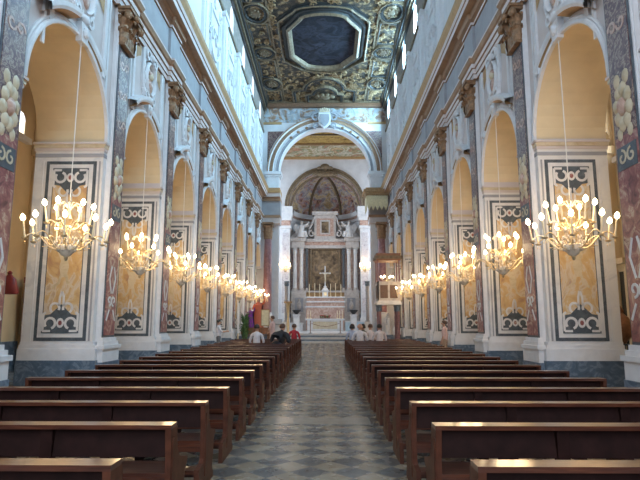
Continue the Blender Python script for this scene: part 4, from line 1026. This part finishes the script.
# ------------------------------------------------------------------ paschal candle columns, sconces
for s, side in ((-1, 'left'), (1, 'right')):
    t = thing('candle_column', 'slender grey marble candle column standing %s of the altar steps' % side, 'column', (s*3.62+.2, 48.6, .75), 0, 'paschal candle columns')
    b = MB(); b.box(-.34,.34,-.34,.34,0,.5); b.box(-.27,.27,-.27,.27,.5,1.0); b.build('pedestal', M['whitemarble'], t)
    b = MB(); path = []
    b.lathe([(.20,1.0),(.2,1.1),(.15,1.16)]+[(.15 + (.018 if i % 2 else 0), 1.2+.1*i) for i in range(30)]+[(.15,4.15)], (0,0,0), 12); b.build('shaft', M['bluegrey'], t)
    b = MB(); leafy_capital(b, (0,0), 4.15, .15, .45); b.build('capital', M['greymarble'], t)
    # sconce on the presbytery pilaster
    t = thing('candle_sconce', 'lit branched candle sconce on the pale pilaster %s of the apse' % side, 'sconce', (s*4.45, 60.0, 7.6), 0, 'candle sconces by the apse')
    b = MB(); b.ball((0,.1,0),.2,.06,.4,10,6); b.tube([(0,.1,-.1),(0,-.35,-.25),(0,-.5,-.05),(0,-.5,.3)], .03, 6); b.build('bracket', M['gilt'], t, True)
    for i in range(9):
        a = 2*pi*i/8; r, z = (.55, .1) if i < 8 else (0, .45)
        if i % 2 and i < 8: r, z = .75, -.05
        arm = MB(); arm.tube([(0,-.5,-.05),(r*.5*cos(a),-.5+r*.5*sin(a),-.18),(r*cos(a),-.5+r*sin(a),z)], .02, 5); ao = arm.build('arm', M['gilt'], t, True)
        b = MB(); b.lathe([(.03,0),(.03,.28)], (r*cos(a),-.5+r*sin(a),z), 6); co = b.build('candle', M['candle'], ao)
        bu = ch_bulb.copy(); COL.objects.link(bu); bu.parent = co; bu.location = (r*cos(a), -.5+r*sin(a), z+.28); bu.scale = (1.25,)*3
    l = bpy.data.lights.new('sconce_glow', 'POINT'); l.energy = LAMP*.6; l.color = WARM; l.shadow_soft_size = .4
    lo = bpy.data.objects.new('sconce_glow', l); COL.objects.link(lo); lo.parent = t; lo.location = (0,-.8,.4)

# rope posts in front of the altar
for i, (x, lab) in enumerate(((-1.25, 'left red barrier post on the altar steps'), (1.35, 'right red barrier post on the altar steps'))):
    t = thing('barrier_post', lab, 'post', (x, 47.6, .75), 0, 'barrier posts')
    b = MB(); b.lathe([(.16,0),(.16,.03),(.03,.05)], (0,0,0), 12); b.build('foot', M['iron'], t)
    b = MB(); b.lathe([(.035,.04),(.035,1.0),(.05,1.02),(.04,1.08),(.0,1.1)], (0,0,0), 8); b.build('pole', M['redwood'], t)
r = MB(); r.tube([(-1.19+2.48*i/12, 47.6, 1.62-.28*sin(pi*i/12)) for i in range(13)], .02, 6)
tag(r.build('barrier_rope', plain('dark_red_rope',(.16,.03,.03),.7), None, True), 'dark red rope hung between the two barrier posts', 'rope')

# ------------------------------------------------------------------ pulpit
pu = thing('pulpit', 'marble pulpit on columns with roofed box by the right arcade', 'pulpit', (4.68, 40.35, 0)); pu.scale = (.74, .74, .955)
for (x, y) in ((-.85,-.85),(.95,-.85),(-.85,.85),(.95,.85)):
    b = MB(); b.box(x-.24,x+.24,y-.24,y+.24,0,.4,1); b.lathe([(.2,.4),(.2,.5),(.16,.56),(.15,2.6)], (x,y,0), 12, 0); n0 = len(b.m); leafy_capital(b, (x,y), 2.6, .15, .5); b.m[n0:] = [1]*(len(b.m)-n0)
    b.build('column', [M['column'], M['greymarble']], pu)
b = MB(); b.box(-1.2,1.3,-1.2,1.2,3.1,3.3); b.box(-1.1,1.2,-1.1,1.1,3.3,3.42); b.build('floor_slab', M['whitemarble'], pu)
b = MB(); b.box(-1.05,1.15,-1.05,-.93,3.42,4.75); b.box(-1.05,-.93,-1.05,1.05,3.42,4.75); b.box(-1.05,1.15,.93,1.05,3.42,4.75); b.box(-1.12,1.22,-1.12,-.9,4.75,4.87); b.box(-1.12,-.9,-1.12,1.12,4.75,4.87)
b.build('parapet', M['altarmarble'], pu)
for F_ in (lambda u, v, w: (u+.05, -1.05-w, v), lambda u, v, w: (-1.05-w, u, v)):
    b = MB(F_); b.box(-.85,-.1,3.6,4.6,0,.03); b.box(.1,.85,3.6,4.6,0,.03); b.build('inlaid_panel', M['darkwood'], pu)
for (x, y) in ((-1.0,-1.0),(1.1,-1.0),(-1.0,1.0),(1.1,1.0)):
    b = MB(); b.lathe([(.09,4.87),(.07,5.0),(.07,6.4),(.1,6.5)], (x,y,0), 8); b.build('canopy_post', M['column'], pu)
b = MB(); b.box(-1.15,1.25,-1.15,1.15,6.5,6.62,0); b.box(-1.28,1.38,-1.28,1.28,6.62,6.85,1); b.box(-1.15,1.25,-1.15,1.15,6.85,7.05,0); b.build('sounding_board', [M['redwood'], M['darkgold']], pu)
b = MB(lambda u, v, w: (u, -1.1-w, v)); b.prism([(-.5,.3),(.5,.3),(.5,1.9),(0,2.4),(-.5,1.9)], -2.0, -1.9); b.build('back_relief', M['whitemarble'], pu)
t = thing('pulpit_statue', 'white marble figure standing under the pulpit', 'statue', (4.72, 40.4, 0))
b = MB(); b.box(-.3,.3,-.3,.3,0,.8); b.build('plinth', M['greymarble'], t)
b = MB(); b.lathe([(.24,.8),(.22,1.2),(.18,1.6),(.22,1.95),(.1,2.1),(.06,2.15)], (0,0,0), 10); b.ball((0,0,2.27),.1,.11,.14,8,6); b.tube([(-.2,0,1.9),(-.26,-.1,1.6),(-.05,-.22,1.55)], [.07,.06,.04], 6); b.build('body', M['stucco'], t, True)
t = thing('pulpit_chandelier', 'small lit chandelier hanging inside the pulpit canopy', 'chandelier', (4.68, 40.3, 4.9))
b = MB(); b.tube([(0,0,.1),(0,0,1.28)], .015, 5); b.lathe([(.02,-.3),(.12,-.2),(.05,0),(.08,.1)], (0,0,0), 8); b.build('stem', M['gilt'], t)
for i in range(6):
    a = i*pi/3; arm = MB(); arm.tube([(0,0,-.05),(.25*cos(a),.25*sin(a),-.15),(.45*cos(a),.45*sin(a),.05)], .015, 5); ao = arm.build('arm', M['gilt'], t, True)
    bu = ch_bulb.copy(); COL.objects.link(bu); bu.parent = ao; bu.location = (.45*cos(a), .45*sin(a), .08)

# ------------------------------------------------------------------ people
def person(label, loc, rz, pose, shirt, trousers, hair='hair_dark', scale=1.0, lean=0.0, wide=1.0, sleeve=True, turn=0.0, arms='down', longhair=False):
    """one continuous skinned body; pose 'stand' or 'sit' (local +y is forward)"""
    V = []; R = []; E = []; TAG = {}
    def j(p, r): V.append(p); R.append(r); return len(V)-1
    def bone(a, b, t): E.append((a, b)); TAG[(a, b)] = t
    sit = pose == 'sit'; hz = .56 if sit else .94
    ln = lean; U = lambda y, z: (y + sin(ln)*(z-hz), hz + cos(ln)*(z-hz))
    def up(x, y, z): yy, zz = U(y, z); return (x, yy, zz)
    d = hz-.94; w = wide
    pel = j(up(0,0,hz), .145*w); wai = j(up(0,.0,1.12+d), .125*w); che = j(up(0,.0,1.32+d), .145*w); nb = j(up(0,-.01,1.46+d), .07); nk = j(up(0,.01,1.52+d), .05)
    jaw = j(up(0,.035,1.58+d), .065); hd = j(up(0,.02,1.66+d), .092); cr = j(up(0,.01,1.735+d), .065)
    bone(pel, wai, 0); bone(wai, che, 0); bone(che, nb, 0); bone(nb, nk, 2); bone(nk, jaw, 2); bone(jaw, hd, 2); bone(hd, cr, 2)
    for s in (-1, 1):
        sh = j(up(s*.17*w, -.01, 1.42+d), .06*w); bone(nb, sh, 0)
        if arms == 'down' : el = up(s*.23*w, -.02, 1.16+d); wr = up(s*.235*w, .06, .93+d)
        elif arms == 'lap': el = up(s*.25*w, .04, 1.17+d); wr = up(s*.13, .24, 1.02+d)
        elif arms == 'reach': el = up(s*.24*w, .12, 1.2+d); wr = up(s*.12, .34, 1.22+d)
        else: el = up(s*.27*w, .16, 1.15+d); wr = up(s*.12, .36, 1.05+d)
        e = j(el, .045*w); wv = j(wr, .03); bone(sh, e, 0); bone(e, wv, 2 if not sleeve else 2)
        dx = Vector(wr)-Vector(el); dx.normalize(); pm = j(tuple(Vector(wr)+dx*.06), .034); bone(wv, pm, 2)
        side = dx.cross(Vector((1,0,0))).normalized()
        for q, (off, l) in enumerate(((-.03,.07),(-.01,.085),(.01,.08),(.03,.06))):
            f1 = j(tuple(Vector(wr)+dx*.09+side*off), .011); f2 = j(tuple(Vector(wr)+dx*(.09+l*.55)+side*off*1.1+Vector((-s*.008,0,0))), .009); f3 = j(tuple(Vector(wr)+dx*(.09+l)+side*off+Vector((-s*.025,0,0))), .008)
            bone(pm, f1, 2); bone(f1, f2, 2); bone(f2, f3, 2)
        th = j(tuple(Vector(wr)+dx*.05+side*(-.05)+Vector((-s*.02,0,0))), .011); th2 = j(tuple(Vector(wr)+dx*.09+side*(-.065)+Vector((-s*.035,0,0))), .009); bone(pm, th, 2); bone(th, th2, 2)
        hp = j((s*.09*w, 0, hz-.03), .10*w); bone(pel, hp, 1)
        if sit: kn = (s*.12, .42, .51); an = (s*.12, .38, .10); to = (s*.13, .53, .05)
        else: kn = (s*.10, .02, .50); an = (s*.10, -.02, .09); to = (s*.11, .13, .045)
        k = j(kn, .065*w); a = j(an, .042); tt = j(to, .035); bone(hp, k, 1); bone(k, a, 1); bone(a, tt, 3)
    me = bpy.data.meshes.new('skeleton'); me.from_pydata(V, E, [])
    ob = bpy.data.objects.new('skeleton', me); COL.objects.link(ob)
    ob.modifiers.new('skin', 'SKIN'); ss = ob.modifiers.new('sub', 'SUBSURF'); ss.levels = 1; ss.render_levels = 1
    sk = me.skin_vertices[0].data
    for i, r in enumerate(R): sk[i].radius = (r, r); sk[i].use_root = (i == 0)
    dg = bpy.context.evaluated_depsgraph_get(); dg.update()
    bm_ = bpy.data.meshes.new_from_object(ob.evaluated_get(dg))
    bpy.data.objects.remove(ob)
    bm_.materials.clear()
    for m in (shirt, trousers, M['skin'], M['black']): bm_.materials.append(m)
    segs = [(Vector(V[a]), Vector(V[b]), t, (R[a]+R[b])/2) for (a, b), t in TAG.items()]
    for p in bm_.polygons:
        c = p.center; best = 9; mt = 0
        for a, b_, t, r in segs:
            ab = b_-a; f = max(0, min(1, (c-a).dot(ab)/max(1e-9, ab.length_squared)))
            dd = (c-(a+ab*f)).length - r*.8
            if dd < best: best = dd; mt = t
        p.material_index = mt; p.use_smooth = True
    if pose == 'sit': scale = scale*1.18
    root = tag(empty('person', loc, rz), label, 'person', 'people in the church'); root.scale = (scale,)*3
    o = bpy.data.objects.new('body', bm_); COL.objects.link(o); o.parent = root
    hc = Vector(V[hd]); b = MB()
    vs = []; nu, nv = 12, 7
    for q in range(nv+1):
        t = pi/2 - (pi*.62)*q/nv
        for i in range(nu):
            a = 2*pi*i/nu; front = max(0, sin(a)); tt = max(t, -.1 + .75*front) if front > .2 else t
            k = 1.0 + (.12 if longhair and t < 0 else 0)
            vs.append((hc.x+.107*k*cos(tt)*cos(a), hc.y-.012+.112*k*cos(tt)*sin(a), hc.z+.02+.115*sin(tt) - (.12*max(0,-t) if longhair and sin(a) < .2 else 0)))
    b.add(vs, [(q*nu+i, q*nu+(i+1)%nu, (q+1)*nu+(i+1)%nu, (q+1)*nu+i) for q in range(nv) for i in range(nu)])
    b.build('hair', M[hair], root, True)
    b = MB(); hx, hy, hz_ = hc
    b.ball((hx, hy+.10, hz_-.015), .014, .024, .026, 6, 5, 0)
    for s in (-1, 1): b.ball((hx+s*.036, hy+.088, hz_+.012), .014, .008, .009, 6, 4, 1); b.ball((hx+s*.098, hy-.005, hz_-.005), .012, .022, .034, 6, 5, 0)
    b.tube([(hx-.026,hy+.088,hz_-.06),(hx,hy+.096,hz_-.062),(hx+.026,hy+.088,hz_-.06)], .007, 5, 2)
    b.build('face', [M['skin'], M['hair_dark'], plain('lips',(.36,.13,.11),.5)], root, True)
    return root
cloth = lambda n, c: plain(n, c, .8, var=.1, scale=14)
C_white, C_blue, C_black, C_red, C_pale, C_pink = cloth('white_shirt',(.66,.66,.72)), cloth('light_blue_shirt',(.42,.50,.68)), cloth('black_shirt',(.022,.025,.035)), cloth('red_shirt',(.40,.03,.05)), cloth('pale_shirt',(.66,.60,.62)), cloth('pink_dress',(.62,.44,.42))
C_navy, C_grey, C_tan = cloth('navy_trousers',(.03,.035,.06)), cloth('grey_trousers',(.14,.14,.15)), cloth('tan_skirt',(.4,.28,.2))
# seated places: the seat of pew row i
seat_y = lambda i: 3.47 + 1.265*i + .30
person('person in white shirt standing beside the left pews, hands held forward', (-5.0, 26.2, .006), -pi/2*.8, 'stand', C_white, C_grey, arms='reach', scale=1.03)
person('seated dark-haired person in white shirt, in a left pew', (-2.72, seat_y(15), -.03), 0, 'sit', C_white, C_navy, arms='lap')
person('stout seated person in black shirt leaning forward near the aisle', (-1.75, seat_y(14)+.14, .05), radians(-35), 'sit', C_black, C_navy, lean=.35, wide=1.6, hair='hair_brown', arms='lap')
person('person in pink dress standing by the flag coloured statue', (-2.75, 29.6, .003), radians(70), 'stand', C_pink, C_pink, arms='lap', hair='hair_brown', scale=1.15)
person('seated person in red shirt at the aisle end of a left pew', (-1.47, seat_y(19), -.03), 0, 'sit', C_red, C_navy, hair='hair_brown', arms='lap')
person('seated person in light blue shirt nearest the aisle, right pews', (1.42, seat_y(18), -.03), 0, 'sit', C_blue, C_navy, arms='lap', hair='hair_dark', longhair=True)
person('seated bald broad person in white shirt, right pews', (1.72, seat_y(17), -.03), 0, 'sit', C_white, C_navy, arms='lap', wide=1.2, hair='skin')
person('seated long-haired person in dark top beyond the broad white shirt', (2.03, seat_y(19), -.03), 0, 'sit', C_grey, C_navy, arms='lap', longhair=True, wide=.85)
person('seated person with brown head in pale grey top, right pews', (2.3, seat_y(18), -.03), radians(10), 'sit', C_pale, C_navy, hair='hair_brown', arms='lap', wide=.85)
person('seated dark-haired person in pale pink shirt, farthest from the aisle on the right', (2.62, seat_y(17), -.03), radians(15), 'sit', C_pale, C_navy, arms='lap', wide=1.15)
person('person in orange and pink clothes standing by a right arcade pier', (5.1, 22.9, .006), radians(60), 'stand', C_pink, C_tan, arms='down', hair='hair_brown')

# ------------------------------------------------------------------ procession statue group on the left
sx, sy = -4.62, 37.7
t = thing('processional_bier', 'wooden carrying platform under the coloured saint statue', 'platform', (sx, sy, 0))
b = MB(); b.box(-1.0,1.0,-.8,.8,.9,1.1); b.box(-.8,.8,-.65,.65,1.1,1.35); b.build('deck', M['redwood'], t)
for x in (-.85,.85):
    for y in (-.65,.65):
        b = MB(); b.box(x-.07,x+.07,y-.07,y+.07,0,.9); b.build('leg', M['redwood'], t)
for x in (-.6,.6):
    b = MB(lambda u,v,w: (u,w,v)); b.tube([(x,.8,-1.5),(x,.8,1.5)], .05, 8); b.build('carrying_pole', M['darkwood'], t)
def robe_statue(loc, label, c1, c2, h, halo=True, s=1):
    t = thing('saint_statue', label, 'statue', loc, 0, 'coloured saint statues')
    k = h/1.8; b = MB(); b.lathe([(.34*k,0),(.30*k,.4*k),(.24*k,.9*k),(.20*k,1.1*k),(.23*k,1.35*k),(.1*k,1.5*k),(.06*k,1.54*k)], (0,0,0), 12); b.ball((0,0,1.65*k),.1*k,.11*k,.14*k,10,7,2)
    b.tube([(-.22*k,0,1.38*k),(-.32*k,-.1*k,1.12*k),(-.1*k,-.28*k,1.1*k)], [.08*k,.07*k,.04*k], 7); b.tube([(.22*k,0,1.38*k),(.36*k,-.1*k,1.5*k),(.42*k,-.16*k,1.78*k)], [.08*k,.07*k,.04*k], 7)
    b.build('robed_body', [c1, c1, M['skin']], t, True)
    b = MB(); b.lathe([(.40*k,.1*k),(.34*k,.6*k),(.27*k,1.3*k),(.15*k,1.5*k)], (0,.02,0), 12, 0, .0, pi*1.15); b.build('mantle', c2, t, True)
    return t
C_robe, C_blu, C_purp = cloth('red_orange_robe',(.55,.14,.08)), cloth('blue_mantle',(.05,.09,.32)), cloth('purple_robe',(.22,.04,.28))
robe_statue((sx+.05, sy+.12, 1.352), 'painted saint statue in orange red robe on the carrying platform', C_robe, cloth('rose_mantle',(.34,.10,.15)), 2.05)
robe_statue((sx-.42, sy-.5, 1.352), 'smaller painted statue in blue mantle and purple robe, left on the platform', C_purp, C_blu, 1.35)
t = thing('potted_plant', 'leafy green plant on the floor left of the saint statues', 'plant', (sx-.55, sy-1.95, 0))
b = MB(); b.lathe([(.16,0),(.24,.4),(.26,.42),(.22,.4)], (0,0,0), 10); b.build('pot', plain('clay_pot',(.35,.16,.09),.7), t)
random.seed(8); b = MB()
for i in range(60):
    a = random.uniform(0, 2*pi); r = random.uniform(.1,.4); z = random.uniform(.5,2.0)
    leaf(b, z, r*.5*cos(a), r*.5*sin(a), a, .4, .16, .3)
b.build('foliage', M['green'], t)
t = thing('white_candle_stand', 'tall white processional candle left of the saint statues', 'candle', (sx-.85, sy-2.9, .004))
b = MB(); b.lathe([(.2,0),(.2,.06),(.05,.1),(.05,1.0)], (0,0,0), 10); b.build('foot', M['gilt'], t); b = MB(); b.lathe([(.07,1.0),(.07,2.9),(.01,2.95)], (0,0,0), 8); b.build('candle', M['stucco'], t)
t = thing('notice_board', 'cream notice board on a stand right of the saint statues', 'board', (sx+.72, sy-1.5, 0), radians(-6))
b = MB(); b.box(-.24,.24,-.02,.02,1.5,2.5); b.build('panel', plain('cream_card',(.68,.64,.48),.7), t)
b = MB(); b.sweep([(-.24,1.5),(.24,1.5),(.24,2.5),(-.24,2.5)], [(0,0),(0,.04),(-.05,.04),(-.05,0)], True); fr = b.build('frame', M['gold'], t); fr.rotation_euler = (pi/2,0,0)
for x in (-.2,.2):
    b = MB(); b.tube([(x,0,1.5),(x*1.3,.15,0)], .025, 6); b.build('leg', M['darkwood'], t)
t = thing('gilt_lectern', 'tall gilded stand left of the altar steps', 'lectern', (-3.1, 46.0, .45))
t.location.z = .6; t.location.y = 46.15
b = MB(); b.box(-.3,.3,-.3,.3,0,.15); b.lathe([(.2,.15),(.1,.4),(.14,.9),(.08,1.5),(.16,2.6),(.2,2.7)], (0,0,0), 10); b.build('stem', M['gilt'], t, True)
b = MB(); b.box(-.3,.3,-.2,.2,2.7,2.78); b.box(-.35,.35,-.26,-.2,2.7,2.85); b.build('desk', M['gold'], t)
t = thing('grey_lectern', 'grey cloth covered lectern left of the gilded stand', 'lectern', (-3.95, 44.2, 0))
b = MB(); b.box(-.45,.45,-.35,.35,0,1.5); b.build('body', M['stucco'], t)
b = MB(); b.add([(-.5,-.45,1.5),(.5,-.45,1.5),(.5,.4,1.9),(-.5,.4,1.9),(-.5,-.45,1.56),(.5,-.45,1.56),(.5,.4,1.96),(-.5,.4,1.96)], [(0,1,2,3),(4,5,6,7),(0,1,5,4),(1,2,6,5),(2,3,7,6),(3,0,4,7)]); b.build('top', M['bluegrey'], t)

# ------------------------------------------------------------------ aisle details seen through the first arches
p = at(8, 285, 17.5)
t = thing('red_lantern', 'small red lantern on the beige left aisle wall', 'lantern', (-10.52, 17.45, 2.75))
b = MB(F_left(0)); b.box(-.1,.1,.2,.5,-.372,.02); b.build('wall_plate', M['darkwood'], t)
b = MB(); b.lathe([(.30,-.1),(.34,0),(.26,.4),(.22,.62),(.1,.78),(.06,.86),(.09,.92),(.03,1.02)], (.38,0,-.25), 12); b.build('body', plain('dark_red_glass',(.26,.035,.035),.4), t, True); t.scale = (1,.62,.68); t.location.z = 2.85
t = thing('marble_door_frame', 'narrow red marble door surround on the left aisle wall', 'door surround', (-10.6, 19.6, 0))
b = MB(F_left(0)); b.box(-.42,-.2,0,3.1,-.0,.15); b.box(.9,1.12,0,3.1,0,.15); b.box(-.5,1.2,3.1,3.3,0,.2); b.build('jamb', M['redmarble'], t)
b = MB(F_left(0)); b.box(-.2,.9,0,3.1,0,.06); b.build('leaf', M['darkwood'], t)
d = structure(empty('door_1', (0, 0, 0)))
b = MB(F_right(10.9)); b.box(19.2,20.8,0,3.5,.06,.16); b.build('door_leaf', M['black'], d)
b = MB(F_right(10.9)); b.sweep([(19.2,0),(19.2,3.5),(20.8,3.5),(20.8,0)], [(0,.06),(0,.2),(.25,.26),(.3,.06)]); b.box(18.85,21.15,3.75,3.95,.06,.4); b.build('door_frame', M['creammarble'], d)
t = thing('holy_water_urn', 'reddish brown urn on a stand by the dark right aisle door', 'urn', (9.75, 17.9, .004))
b = MB(); b.lathe([(.3,0),(.3,.1),(.12,.2),(.1,.95),(.2,1.02)], (0,0,0), 12); b.build('stand', M['darkstone'], t, True)
b = MB(); b.lathe([(.1,1.02),(.34,1.3),(.38,1.6),(.25,1.85),(.1,2.0),(.12,2.1),(.03,2.25)], (0,0,0), 12); b.build('vase', M['redwood'], t, True)
